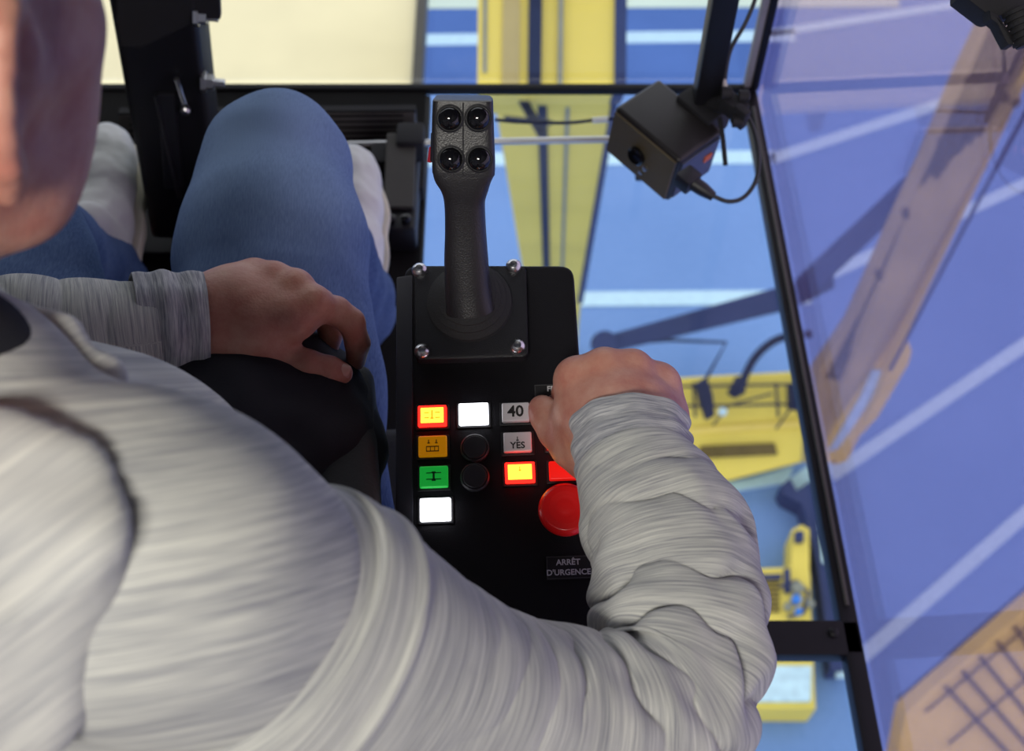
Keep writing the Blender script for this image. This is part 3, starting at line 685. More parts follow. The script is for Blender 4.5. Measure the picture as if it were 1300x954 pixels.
RED_L = lamp_mat('red_lamp_cap', (1, .010, .006, 1), 5.0)
YEL_L = lamp_mat('yellow_lamp_legend', (1, .62, .045, 1), 2.6)
WHITE_L = lamp_mat('white_lamp_cap', (.92, .93, 1, 1), 4.5)
GREEN_L = plain('green_cap', (.02, .42, .06), .35)
AMBER_L = plain('amber_cap', (.66, .27, .006), .35)
GREEN_L.node_tree.nodes['Principled BSDF'].inputs['Emission Color'].default_value = (.01, .5, .05, 1); GREEN_L.node_tree.nodes['Principled BSDF'].inputs['Emission Strength'].default_value = .45
AMBER_L.node_tree.nodes['Principled BSDF'].inputs['Emission Color'].default_value = (.7, .26, .0, 1); AMBER_L.node_tree.nodes['Principled BSDF'].inputs['Emission Strength'].default_value = .35
RED_P = plain('red_cap', (.75, .008, .006), .4); RED_P.node_tree.nodes['Principled BSDF'].inputs['Emission Color'].default_value = (.9, .01, .005, 1); RED_P.node_tree.nodes['Principled BSDF'].inputs['Emission Strength'].default_value = .55
WHITE_C = plain('white_cap', (.80, .77, .80), .35, var=.03)
INK = plain('black_ink', (.015, .012, .012), .6); INK_A = plain('brown_ink', (.12, .05, .0), .6); INK_G = plain('dark_green_ink', (.0, .05, .01), .6)
INK_Y = lamp_mat('orange_icon_glow', (1, .35, .02, 1), 1.3)
SIL = plain('silver_print', (.62, .62, .64), .5)
BZ = plain('button_bezel', (.010, .010, .012), .5)
def icon(kind, c, s, mat, parent, h):
    m = MB()
    def bar(x, y, w, hh): m.box((c[0] + x*s, c[1] + y*s, h), (w*s, hh*s, .0004))
    if kind == 'lift':      # block with an arrow
        bar(-.55, -.3, .5, .1); bar(.55, -.3, .5, .1); bar(-.55, .25, .5, .1); bar(.55, .25, .5, .1); bar(0, .1, .16, .8); bar(0, -.35, .34, .16)
    elif kind == 'frame':
        bar(0, -.1, 1.3, .1); bar(0, -.6, 1.3, .1)
        for x in (-.62, -.22, .22, .62): bar(x, -.35, .08, .5)
        for x in (-.4, .4): bar(x, .42, .1, .4); bar(x, .28, .26, .1)
    elif kind == 'down':
        bar(0, .35, 1.5, .09); bar(0, -.3, 1.5, .09); bar(0, .02, .2, .8); bar(0, -.42, .4, .14); bar(0, .42, .4, .14)
    elif kind == 'arrow':
        bar(0, .3, .1, .5); bar(0, .15, .28, .1)
    elif kind == 'rim': bar(0, .74, 2.0, .08)
    return m.build('icon', mat, parent)
def push_button(x, y, wpx, hpx, cap, label, h=.006, legend=None, ic=None, ink=INK, txt=None):
    a, b = PN(x - wpx/2, y + hpx/2, h), PN(x + wpx/2, y - hpx/2, h); c = (a + b)/2; sx, sy = b[0] - a[0], b[1] - a[1]
    m = MB(); m.box((c[0], c[1], h/2 - .001), (sx, sy, h + .002), None, .0014, 3); o = m.build('push_button', cap, con, smooth=True); o['label'] = label
    m = MB(); m.box((c[0], c[1], .0006), (sx + .004, sy + .004, .0022), None, .0008); m.build('bezel', BZ, o)
    top = h
    if legend:
        m = MB(); m.box((c[0], c[1], h + .0002), (sx*.80, sy*.74, .0012), None, .0005); m.build('legend_plate', legend, o); top = h + .0009
    if ic: icon(ic, c, sy*.46, ink, o, top + .0002)
    if txt: 
        for s, dy, size in txt: text_mesh('lettering', s, size*sy, ink, o, (c[0], c[1] + dy*sy, top + .0001))
    return o
push_button(548.5, 527.5, 36, 27, RED_L, 'lit red and yellow button in the left column', legend=YEL_L, ic='lift', ink=INK_Y)
push_button(549, 566, 36, 27, AMBER_L, 'amber button with a frame pictogram', ic='frame', ink=INK_A)
push_button(550.5, 605, 36, 28, GREEN_L, 'green button with an arrow pictogram', ic='down', ink=INK_G)
push_button(552.5, 646.5, 39, 30, WHITE_L, 'lit white button at the foot of the left column')
push_button(601, 525, 37, 28, WHITE_L, 'lit white button beside the 40 button')
push_button(654.5, 523, 34, 25, WHITE_C, 'white button marked 40', txt=[('40', 0, .82)])
push_button(657, 561, 35, 26, WHITE_C, 'white button marked YES', ic='arrow', txt=[('YES', -.2, .46)])
push_button(660, 599.5, 37, 27, RED_L, 'lit red and yellow button under the YES button', legend=YEL_L, ic='arrow', ink=INK_Y)
push_button(715, 597, 35, 25, RED_P, 'plain red button above the emergency stop')
push_button(712, 557, 35, 26, RED_L, 'lit red button under the thumb')
for (x, y) in ((603, 570), (603, 607)):
    c = PN(x, y, 0); m = MB(); m.lathe([(.0115, -.001), (.0115, .003), (.0105, .004), (.0095, .0036), (.0088, .005), (0, .0058)], c, (0, 0, 1), 36); o = m.build('round_plug', plain('dark_plug', (.035, .034, .038), .4), con, smooth=True); o['label'] = 'round black blank button'
# emergency stop
c = PN(718, 645, .028); c[2] = 0
RED_E = plain('red_mushroom', (.85, .012, .012), .28, var=.05)
m = MB(); m.lathe([(.0, .0), (.0155, 0), (.0155, .012), (.013, .014), (.013, .022)], c, (0, 0, 1), 40); o = m.build('emergency_stop', BZ, con, smooth=True); o['label'] = 'black collar with a red mushroom cap'
m = MB(); m.lathe([(.012, .018), (.0195, .019), (.0208, .0215), (.0203, .0245), (.0178, .0275), (.0165, .0282), (.0160, .0280), (.0128, .0300), (.0124, .0298), (.009, .0310), (.0086, .0308), (.005, .0316), (0, .0318)], c, (0, 0, 1), 56); m.build('mushroom_cap', RED_E, o, smooth=True, sharp=60)
# label plates
def label_plate(x0, y0, x1, y1, lines, size, align='CENTER', xo=0):
    a, b = PN(x0, y1, 0), PN(x1, y0, 0); cc = (a + b)/2; sx, sy = b[0] - a[0], b[1] - a[1]
    m = MB(); m.box((cc[0], cc[1], .0006), (sx, sy, .0014), None, .0004); o = m.build('label_plate', BZ, con)
    m = MB(); t = .0004
    for (x, y, w_, h_) in ((cc[0], a[1] + .0008, sx - .001, t), (cc[0], b[1] - .0008, sx - .001, t), (a[0] + .0008, cc[1], t, sy - .001), (b[0] - .0008, cc[1], t, sy - .001)): m.box((x, y, .0014), (w_, h_, .0003))
    m.build('border_line', plain('grey_border', (.08, .08, .085), .5), o)
    for s, dy in lines: text_mesh('lettering', s, size, SIL, o, (cc[0] + xo, cc[1] + dy, .0014), align=align)
    return o
label_plate(694, 705, 753, 737, [('ARRÊT', .0038), ("D'URGENCE", -.0040)], .0062, xo=-.0012)
label_plate(679, 487, 740, 513, [('FREIN', .0038), ('DE SERVICE', -.0042)], .0062, xo=-.0015)

# ================================================================== JOYSTICK
js = empty('joystick', O + RC @ PN(597, 395), RC); tag(js, 'black joystick with four round thumb buttons on the control console', 'joystick')
J0 = PN(597, 395)
def PJ(px, py, h=0.0): return PN(px, py, h) - J0
hb = .010
m = MB(); m.poly([tuple(q) for q in np.array(rounded([PJ(526, 337, hb), PJ(527, 457, hb), PJ(671, 453, hb), PJ(668, 337, hb)], .006)) + [0, 0, hb]], (0, 0, -hb), .002, 2); m.build('base_plate', BLACK, js, smooth=True)
for x, y in ((532.5, 343), (652, 338), (536, 446), (657, 440)):
    q = PJ(x, y, hb + .001); m = MB(); m.lathe([(.0065, -.001), (.0065, .0005), (.0055, .0025), (.003, .0042), (.0018, .0040), (0, .0034)], q, (0, 0, 1), 20); m.build('screw', STEEL, js, smooth=True)
q = PJ(596, 384, .012); pr = [(.036, 0)]
for k in range(5): r = .034 - k*.0042; pr += [(r, .003 + k*.0055), (r + .0006, .0055 + k*.0055), (r - .003, .0075 + k*.0055)]
pr += [(.013, .033), (0, .033)]
m = MB(); m.lathe(pr, (q[0], q[1], hb - .001), (0, 0, 1), 48); m.build('rubber_boot', BLACK_M, js, smooth=True)
def to_con(p): return RC.T @ (np.asarray(p) - O) - J0
def loft(name, secs, mat, parent, n=40, ex=4.0, sub=10):
    """secs: (px, py, d, width px, thickness m, tilt as (up, away))"""
    S = spline([list(P(x, y, d)) + [w*d/F_PX/2, th/2, e] for x, y, d, w, th, e in secs], len(secs)*sub)
    V, Fs = [], []
    for i, s in enumerate(S):
        t = unit(S[min(i+1, len(S)-1), :3] - S[max(i-1, 0), :3]); X = unit(RIGHT - t*np.dot(RIGHT, t)); Yv = np.cross(t, X)
        for k in range(n):
            a = 2*math.pi*k/n; c_, s_ = math.cos(a), math.sin(a); e = s[5]
            V.append(to_con(s[:3] + X*s[3]*math.copysign(abs(c_)**(2/e), c_) + Yv*s[4]*math.copysign(abs(s_)**(2/e), s_)))
    for i in range(len(S) - 1):
        for k in range(n): Fs.append((i*n + k, i*n + (k+1) % n, (i+1)*n + (k+1) % n, (i+1)*n + k))
    Fs.append(tuple(range(n))[::-1]); Fs.append(tuple(range((len(S)-1)*n, len(S)*n)))
    return mesh_obj(name, V, Fs, mat, parent, True, 50)
GRIP = plain('grip_black', (.016, .015, .018), .38, bump=.3, bscale=900)
loft('handgrip', [(597, 392, 1.000, 62, .040, 2.4), (594, 365, .992, 58, .036, 2.4), (592, 330, .982, 56, .034, 2.6), (591, 290, .970, 52, .033, 2.8), (590, 255, .958, 52, .032, 3), (590, 236, .951, 62, .032, 3.5), (589, 221, .946, 76, .032, 4.5), (589, 210, .943, 79, .032, 6)], GRIP, js)
hd = [(589, 214, .943, 79, .034, 7), (589, 206, .941, 79, .034, 8), (588, 165, .933, 78, .034, 8), (588, 132, .9265, 76, .034, 8), (588, 126, .9255, 75, .032, 7), (588, 123.5, .925, 70, .026, 6)]
loft('grip_head', hd, GRIP, js, n=64, sub=8)
hA, hB_ = P(589, 206, .941), P(588, 132, .9265); ht = unit(hB_ - hA); hn = np.cross(RIGHT, ht); hn = unit(hn if np.dot(hn, FWD) < 0 else -hn)
for x, y in ((571, 150.5), (607, 150), (572.5, 202), (608.5, 202)):
    r = ray(x, y); t = np.dot(hA + hn*.017 - CAM, hn)/np.dot(r, hn); q = CAM + r*t
    m = MB(); m.lathe([(.0105, -.002), (.0105, .0008), (.0095, .0012), (.0090, .0006)], to_con(q), RC.T @ hn, 32); o = m.build('thumb_button', BLACK, js, smooth=True)
    m = MB(); m.lathe([(.0088, -.001), (.0086, .0018), (.0072, .0046), (.0045, .0065), (.002, .0073), (0, .0075)], to_con(q), RC.T @ hn, 32); m.build('button_dome', GLOSS, o, smooth=True)
m = MB(); m.hexa([to_con(P(*p_)) for p_ in ((551, 208, .945), (553, 208, .930), (551, 170, .923), (549, 170, .937), (546, 205, .946), (546, 205, .932), (547, 168, .924), (547, 168, .938))], .0012); m.build('rocker_switch', BLACK, js, smooth=True)
m = MB(); m.hexa([to_con(P(*p_)) for p_ in ((548, 207, .944), (548, 207, .934), (548, 186, .929), (548, 186, .939), (542, 206, .945), (542, 206, .935), (545, 186, .930), (545, 186, .940))], .001); o = m.build('red_trigger', plain('red_trigger', (.35, .01, .03), .4), js, smooth=True); o['label'] = 'red trigger'
m = MB(); ga, gb = P(588, 128, .908), P(589, 216, .926); m.tube([to_con(P(589, 127, .9255) + hn*.0172), to_con(P(589, 216, .9435) + hn*.0172)], .0005, 6); m.build('seam_line', BLACK_M, js)
# ================================================================== THE MAN
SKIN = skin_mat('skin', (.56, .29, .215, 1), (.46, .18, .135, 1))
SHIRT = knit_mat('heather_knit', (.60, .60, .555, 1), (.255, .26, .285, 1), streak=330, long=11)
SLEEVEM = knit_mat('heather_sleeve_knit', (.60, .60, .555, 1), (.22, .225, .25, 1), streak=560, long=17)
CUFF = knit_mat('heather_rib', (.56, .56, .57, 1), (.13, .14, .18, 1), streak=420, long=22)
HOODM = knit_mat('heather_hood', (.64, .63, .59, 1), (.33, .335, .355, 1), streak=150, long=9)
DENIM = denim_mat('denim', (.017, .042, .14, 1), (.22, .32, .52, 1))
UNDER_SHADE = plain('undershirt_and_lap_shade', (.010, .010, .016), .95, bump=.3, bscale=500)
HAIRM = plain('short_grey_hair', (.20, .18, .175), .7, bump=1.0, bscale=500, var=.35, vscale=140)
WHITE_S = plain('white_sneaker_leather', (.66, .66, .64), .55, bump=.1, bscale=120, var=.05)

# joints -------------------------------------------------------------------
SH_R, EL_R, WR_R = P(330, 800, .610), P(846, 898, .775), P(796, 556, .905)
SH_L, EL_L, WR_L = np.array([-.415, .30, 1.03]), np.array([-.475, .47, .80]), P(262, 414, 1.010)
HIP_R, KN_R, AN_R = np.array([-.215, .36, .56]), P(352, 190, 1.30), np.array([-.232, 1.03, .11])
HIP_L, KN_L, AN_L = np.array([-.37, .36, .56]), np.array([-.555, .86, .61]), np.array([-.600, 1.075, .11])
NECK0 = np.array([-.262, .262, 1.07])

# head ---------------------------------------------------------------------
def rot(yaw, pitch, roll):
    return np.array(Matrix.Rotation(yaw, 3, 'Z') @ Matrix.Rotation(pitch, 3, 'X') @ Matrix.Rotation(roll, 3, 'Y'))
HEAD_R = rot(math.radians(-19), math.radians(-22), math.radians(3))
HS = 1.05
HEAD_C = P(20, 112, .452) - HEAD_R @ np.array([.084, -.010, -.004])*HS
def head_sdf(p, ears=True):
    d = ell(p, (0, -.018, .036), (.0765, .097, .088))
    d = smin(d, ell(p, (0, .032, -.022), (.063, .066, .083)), .03)
    for s in (-1, 1):
        d = smin(d, chain(p, [((s*.058, .004, -.045), .016), ((s*.050, .030, -.078), .017), ((s*.018, .078, -.104), .017)], .02), .03)
        d = smin(d, cone(p, (s*.050, .056, -.010), (s*.062, .012, -.008), .0225, .017), .022)
        d = smin(d, cone(p, (s*.012, .087, .028), (s*.046, .066, .030), .012, .013), .016)
    for s in (-1, 1): d = smin(d, ell(p, (s*.044, .050, -.048), (.024, .034, .044)), .02)
    d = smin(d, cone(p, (-.014, .080, -.106), (.014, .080, -.106), .017, .017), .02)
    for s in (-1, 1): d = smax(d, -ell(p, (s*.031, .096, .008), (.019, .014, .012)), .014)
    n_ = smin(cone(p, (0, .092, .016), (0, .114, -.028), .008, .0115), cone(p, (-.011, .100, -.033), (.011, .100, -.033), .0085, .0085), .012)
    d = smin(d, n_, .012)
    d = smin(d, ell(p, (0, .092, -.060), (.026, .014, .0075)), .006); d = smin(d, ell(p, (0, .090, -.072), (.022, .014, .0085)), .006)
    d = smax(d, -ell(p, (0, .104, -.0655), (.026, .014, .0018)), .004)
    for s in ((-1, 1) if ears else ()):
        Re = np.array(Matrix.Rotation(s*math.radians(24), 3, 'Z') @ Matrix.Rotation(math.radians(-10), 3, 'X'))
        c = np.array([s*.080, -.016, -.006])
        e = ell(p, c, (.007, .019, .033), Re)
        loop = []
        for k in range(11):
            a = math.radians(-75 + k*25.5); q = c + Re @ np.array([s*.006, -math.cos(a)*.0175*(-1 if False else 1), math.sin(a)*.030 + .002]); loop.append((q, .0048))
        e = smin(e, chain(p, loop, .003), .005)
        e = smin(e, ell(p, c + Re @ np.array([s*.003, .004, -.030]), (.006, .009, .012), Re), .006)
        e = smax(e, -ell(p, c + Re @ np.array([s*.010, .002, .004]), (.007, .010, .018), Re), .005)
        e = smin(e, ell(p, c + Re @ np.array([s*.002, .017, -.006]), (.005, .005, .008), Re), .006)
        d = smin(d, e, .008)
    d = smin(d, cone(p, (0, -.030, -.04), (0, -.055, -.19), .057, .060), .035)
    return d
print('head'); Vh, Fh = nets(head_sdf, (-.11, -.14, -.20), (.11, .14, .15), .0026)
Vhw = HEAD_C + HS*(Vh @ HEAD_R.T)

# hands --------------------------------------------------------------------
def hand_sdf(palm, fingers, kp, kf, extra=()):
    def f(p):
        d = None
        for c in palm:
            e = chain(p, c, .012); d = e if d is None else smin(d, e, kp)
        fd = None
        for c in fingers:
            e = chain(p, c, .004); fd = e if fd is None else np.minimum(fd, e)
        d = smin(d, fd, kf)
        for c, r, k, sgn in extra:
            e = np.linalg.norm(p - np.asarray(c, np.float32), axis=1) - r
            d = smin(d, e, k) if sgn > 0 else smax(d, -e, k)
        return d
    return f
W = WR_R
kn = dict(i=P(729, 484, .942), m=P(766, 472, .936), r=P(803, 474, .940), p=P(836, 492, .950))
palmR = [[(W + RIGHT*.012, .026), (W - RIGHT*.010, .026)], [(W - RIGHT*.012, .024), (P(750, 530, .925), .020), (kn['i'], .0150)], [(W, .024), (P(783, 512, .918), .020), (kn['m'], .0155)],
         [(W + RIGHT*.006, .024), (P(813, 515, .922), .019), (kn['r'], .0148)], [(W + RIGHT*.014, .023), (P(830, 532, .932), .018), (kn['p'], .0140)],
         [(P(752, 575, .935), .021), (P(740, 530, .945), .020), (P(750, 500, .952), .016)], [(W + RIGHT*.02 + FWD*.01, .018), (P(842, 532, .950), .017), (kn['p'] + FWD*.004, .014)],
         [(EL_R + (W - EL_R)*.6, .030), (EL_R + (W - EL_R)*.85, .028), (W, .026)]]
def curl(k, a, b, c, r):                # from the knuckle down to the panel
    return [(k, r*1.12), (a, r), (b, r*.92), (c, r*.78)]
fingR = [curl(kn['i'], P(722, 478, .974), P(716, 500, .992), P(720, 520, .985), .0108), curl(kn['m'], P(764, 464, .975), P(757, 486, 1.000), P(760, 512, .992), .0110),
         curl(kn['r'], P(802, 466, .978), P(802, 490, 1.000), P(800, 515, .990), .0104), curl(kn['p'], P(838, 488, .982), P(832, 510, 1.000), P(828, 528, .992), .0094),
         [(P(752, 580, .932), .020), (P(726, 568, .944), .0162), (P(706, 548, .958), .0138), (P(694, 528, .967), .0132), (P(688, 519, .970), .0110)]]
print('right hand'); lo = np.min([k for k in list(kn.values()) + [W, fingR[4][4][0]]], 0) - .075; hi = np.max([k for k in list(kn.values()) + [W, fingR[4][4][0]]], 0) + .075
tendons = [(P(x, y, d), .0125, .010, 1) for x, y, d in ((731, 476, .938), (767, 464, .930), (804, 466, .935), (837, 485, .946))]
Vr, Fr = nets(hand_sdf(palmR, fingR, .016, .008, tendons), lo, hi, .0017)

W2 = WR_L
kl = dict(p=P(322, 352, 1.035), r=P(346, 356, 1.025), m=P(374, 366, 1.016), i=P(398, 388, 1.006))
palmL = [[(W2 + UP*.014, .024), (W2 - UP*.016, .024)], [(W2 + UP*.016, .022), (P(294, 370, 1.022), .020), (kl['p'], .0135)], [(W2 + UP*.008, .023), (P(308, 382, 1.014), .021), (kl['r'], .0142)],
         [(W2, .024), (P(322, 398, 1.008), .021), (kl['m'], .0150)], [(W2 - UP*.010, .024), (P(335, 418, 1.004), .021), (P(372, 402, 1.002), .018), (kl['i'], .0150)],
         [(W2 - UP*.016, .024), (P(312, 446, 1.012), .021), (P(345, 455, 1.014), .018)], [(EL_L + (W2 - EL_L)*.6, .030), (W2, .026)],
         [(P(300, 400, 1.035), .020), (P(350, 400, 1.035), .020)]]
fingL = [[(kl['p'], .0115), (P(348, 358, 1.062), .0098), (P(362, 385, 1.075), .009), (P(360, 405, 1.075), .0078)], [(kl['r'], .0120), (P(376, 364, 1.056), .0104), (P(392, 398, 1.072), .0098), (P(388, 420, 1.072), .0082)],
         [(kl['m'], .0125), (P(408, 384, 1.042), .0110), (P(420, 424, 1.060), .0102), (P(416, 448, 1.064), .0086)], [(kl['i'], .0128), (P(427, 395, 1.020), .0118), (P(446, 409, 1.024), .0112), (P(454, 436, 1.040), .0104), (P(452, 458, 1.050), .0086)],
         [(P(318, 452, 1.012), .0185), (P(352, 456, 1.010), .0150), (P(390, 463, 1.008), .0122), (P(418, 470, 1.012), .0114), (P(434, 474, 1.016), .0094)]]
print('left hand'); pts = [c[0] for f_ in fingL for c in f_] + [W2]; lo = np.min(pts, 0) - .07; hi = np.max(pts, 0) + .07
tendL = [(P(x, y, d), .0105, .010, 1) for x, y, d in ((322, 347, 1.029), (347, 351, 1.018), (376, 361, 1.008), (400, 382, .999))]
Vl, Fl = nets(hand_sdf(palmL, fingL, .016, .006, tendL), lo, hi, .0017)

# the rest of the body under the clothes
def core(p):
    d = cone(p, (-.295, .37, .57), (-.285, .265, .96), .095, .085)
    d = smin(d, cone(p, SH_L, SH_R, .050, .048), .06)
    d = smin(d, cone(p, NECK0 - np.array([0, 0, .05]), HEAD_C + HEAD_R @ np.array([0, -.05, -.12]), .060, .056), .05)
    d = smin(d, chain(p, [(SH_R, .050), (P(504, 872, .664), .042), (P(641, 912, .714), .038), (P(770, 922, .747), .036), (EL_R, .036), (P(857, 800, .812), .036), (P(840, 680, .853), .032), (WR_R, .027)], .01), .03)
    d = smin(d, chain(p, [(SH_L, .050), (EL_L, .032), (EL_L + (WR_L - EL_L)*.8, .026)], .01), .02)
    for h, k, a in ((HIP_R, KN_R, AN_R), (HIP_L, KN_L, AN_L)):
        d = smin(d, chain(p, [(h, .085), (k, .055), (a*.5 + k*.5, .048), (a, .036)], .01), .03)
        d = smin(d, chain(p, [(a, .036), (a + np.array([0, .05, -.045]), .032), (a + np.array([.0, .15, -.055]), .026)], .01), .02)
    return d
print('body'); Vb, Fb = nets(core, (-.80, .10, .02), (.20, 1.42, 1.28), .010)
allV, allF, off = [], [], 0
for V_, F_ in ((Vb, Fb), (Vhw, Fh), (Vr, Fr), (Vl, Fl)):
    allV.append(V_); allF.append(F_ + off); off += len(V_)
o = np_mesh('tmp_body', np.concatenate(allV), np.concatenate(allF))
rm = o.modifiers.new('r', 'REMESH'); rm.mode = 'VOXEL'; rm.voxel_size = .0022; rm.use_smooth_shade = True
sm_ = o.modifiers.new('s', 'SMOOTH'); sm_.factor = .5; sm_.iterations = 4
dg = bpy.context.evaluated_depsgraph_get(); me = bpy.data.meshes.new_from_object(o.evaluated_get(dg)); me.name = 'person'
bpy.data.objects.remove(o)
person = link_mesh('person', me, SKIN, None, True)
me.materials.clear(); me.materials.append(SKIN)
tag(person, 'seated man in light grey sweatshirt and blue jeans pressing the console', 'person')
print('body verts', len(me.vertices))

NAIL = plain('fingernail', (.62, .36, .29), .3, var=.05)
def nail(tip, base, up):
    t = unit(tip - base); up = unit(up - t*np.dot(up, t)); X = np.cross(t, up); V, F_ = [], []
    for i in range(7):
        for j in range(9):
            a, b = (i/6 - .5)*2, (j/8 - .5)*2; w_ = .0062*(1 - .22*a*a)
            V.append(tip + t*(a*.0062 - .001) + X*(b*w_) + up*(.0101 - .0042*b*b - .0012*max(a, 0)))
    for i in range(6):
        for j in range(8): F_.append((i*9 + j, (i+1)*9 + j, (i+1)*9 + j + 1, i*9 + j + 1))
    o = mesh_obj('thumbnail', V, F_, NAIL, person, True); sd_ = o.modifiers.new('t', 'SOLIDIFY'); sd_.thickness = .0008; sd_.offset = -1; return o
nail(fingL[4][4][0], fingL[4][2][0], -FWD*.9 + UP*.45)
nail(fingR[4][4][0], fingR[4][2][0], -RIGHT*.8 - FWD*.6)
# eyes and hair
for s in (-1, 1):
    m = MB(); c = HEAD_C + HS*(HEAD_R @ np.array([s*.031, .078, .008])); dr = HEAD_R @ np.array([0, 1.0, -.15])
    m.lathe([(.0118*math.sin(a), -.0118*math.cos(a)) for a in np.linspace(.01, math.pi - .42, 14)] , c, dr, 24); e = m.build('eye', plain('eye_white', (.7, .68, .65), .15), person, smooth=True)
    m = MB(); m.lathe([(.0051, .0104), (.0047, .0113), (.0022, .0119), (0, .0120)], c, dr, 20); m.build('iris', plain('iris', (.06, .045, .03), .1), e, smooth=True)
    m = MB(); m.tube([HEAD_C + HS*(HEAD_R @ np.array(q)) for q in ((s*.014, .100, .030), (s*.030, .0945, .037), (s*.048, .078, .033))], [.0022, .0034, .002], 8); m.build('eyebrow', HAIRM, person, smooth=True)
def hair_sdf(p):
    d = head_sdf(p, False) - .0045
    zmin = np.interp(p[:, 1], [-.12, -.06, -.042, -.022, .004, .030, .055], [-.075, -.05, -.01, .038, .030, .060, .075])
    d = smax(d, (zmin - p[:, 2])*.6, .006); return smax(d, p[:, 1] - (.050 + .22*(p[:, 2] - .06)), .010)
print('hair'); Vq, Fq = nets(hair_sdf, (-.11, -.14, -.09), (.11, .11, .15), .003)
nv = vert_normals(Vq, Fq); Vq = Vq + nv*(vnoise(Vq, 260, 3.0, 1)*.0012)[:, None]
np_mesh('hair', HEAD_C + HS*(Vq @ HEAD_R.T), Fq, HAIRM, person)

# clothes ------------------------------------------------------------------
UPV = UP
def body_sweater(p):
    d = cone(p, (-.305, .38, .60), (-.275, .275, .90), .145, .140)
    d = smin(d, ell(p, (-.280, .262, .93), (.170, .120, .17)), .06)
    d = smin(d, chain(p, [((-.435, .30, 1.015), .072), ((-.29, .262, 1.030), .068), (P(130, 690, .535), .066), (P(207, 727, .552), .068), (P(285, 766, .582), .071)], .03), .05)
    d = smin(d, cone(p, NECK0 + np.array([0, .0, -.03]), NECK0 + np.array([.004, .012, .028]), .080, .064), .03)
    return d
print('sweater'); Vs, Fs = nets(body_sweater, (-.60, .02, .42), (.06, .60, 1.22), .0055)
def drape(V, F, amp, sc, seed):
    n = vert_normals(V, F); a = vnoise(V * np.array([1, 1, 1.0]), sc, seed, 2); return V + n*(amp*a)[:, None]
Vs = drape(Vs, Fs, .006, 9, 2.0)
fabS = np.stack([Vs @ RIGHT + .05*np.sin(Vs[:, 2]*20), Vs @ UPV - .06*Vs[:, 0] + .003*np.sin(Vs[:, 0]*25), np.zeros(len(Vs))], 1)
sweat = np_mesh('sweatshirt', Vs, Fs, SHIRT, person, fabS)

def sleeve(name, pts, mat, folds, parent, ns=300, nt=150, ref=(0, 0, 1), s_off=0.0):
    """pts: (point, radius across, radius deep); folds(s, theta, L) -> outward offset"""
    S = spline([list(np.asarray(p, float)) + [ra, rb] for p, ra, rb in pts], ns)
    Ls = np.concatenate([[0], np.cumsum(np.linalg.norm(np.diff(S[:, :3], axis=0), axis=1))])
    V = np.zeros((ns, nt, 3)); A = np.zeros((ns, nt, 3)); th = np.linspace(0, 2*math.pi, nt, endpoint=False)
    X = None
    for i in range(ns):
        t = unit(S[min(i+1, ns-1), :3] - S[max(i-1, 0), :3])
        if X is None: X = np.cross(t, ref)
        X = unit(X - t*np.dot(X, t)); Y = np.cross(X, t)
        f = folds(Ls[i], th, Ls[-1])
        ra, rb = S[i, 3] + f, S[i, 4] + f
        V[i] = S[i, :3] + (np.cos(th)*ra)[:, None]*X + (np.sin(th)*rb)[:, None]*Y
        A[i, :, 0] = .055*(th - math.pi) ; A[i, :, 1] = Ls[i] + s_off + .25*f
    idx = np.arange(ns*nt).reshape(ns, nt); nx = np.roll(idx, -1, 1)
    F = np.stack([idx[:-1], nx[:-1], nx[1:], idx[1:]], -1).reshape(-1, 4)
    Vv = V.reshape(-1, 3); Av = A.reshape(-1, 3)
    c0, c1 = len(Vv), len(Vv) + 1
    Vv = np.concatenate([Vv, [S[0, :3], S[-1, :3]]]); Av = np.concatenate([Av, [[0, 0, 0], [0, Ls[-1], 0]]])
    cap0 = np.stack([idx[0], np.full(nt, c0), np.full(nt, c0), nx[0]], -1); 
    me_o = np_mesh(name, Vv, F, mat, parent, Av)
    return me_o
def ridge(x): return np.abs(np.cos(x))**.55 - .62
def ring_noise(s, th, fs, ft, seed):
    return np.array([mnoise.noise((s*fs + seed, math.cos(t)*ft, math.sin(t)*ft + seed*.7)) for t in th])
def folds_R(s, th, L):
    u_ = s / L
    w = 3.0*ring_noise(s, th, 11, 1.1, 3.0) + 1.0*ring_noise(s, th, 30, 2.0, 9.0) + 1.1*np.sin(th + 2.2)
    ph = math.pi * s / .044 + w
    env = np.interp(u_, [0, .12, .30, .48, .60, .90, .955, 1], [.0, .06, .16, .5, 1.0, 1.0, .45, .0])
    side = np.clip(.75 + 1.1*ring_noise(s, th, 16, 1.3, 17.0), .15, 1.3)
    long_ = .0035*np.sin(3*th + 6*u_ + 1)*np.interp(u_, [0, .1, .4, .6, 1], [.2, 1, .8, .2, 0])
    seam = .003*math.exp(-((s - .075)/.005)**2)
    return .0120*env*side*ridge(ph) + long_ + seam + .0035*env*ring_noise(s, th, 45, 2.5, 5.0)
sleeveR = sleeve('sleeve', [(P(250, 745, .568), .052, .052), (P(297, 769, .586), .069, .069), (P(348, 801, .606), .0775, .0775), (P(504, 872, .664), .0690, .070), (P(641, 914, .714), .061, .063), (P(770, 925, .747), .057, .059),
     (P(838, 900, .772), .056, .058), (P(860, 842, .795), .0555, .058), (P(861, 770, .822), .0550, .057), (P(849, 695, .848), .0545, .055), (P(828, 640, .868), .0525, .052), (P(812, 605, .881), .047, .045), (P(806, 588, .889), .0425, .040)],
    SLEEVEM, folds_R, sweat, ns=420, nt=200)
def folds_cuff(s, th, L): return .0008*np.sin(9*th) + .0012*np.sin(2*math.pi*s/L*2.5 + np.sin(th)*1.5) + .002*math.exp(-((s - L)/.006)**2) - .002*math.exp(-((s)/.006)**2)
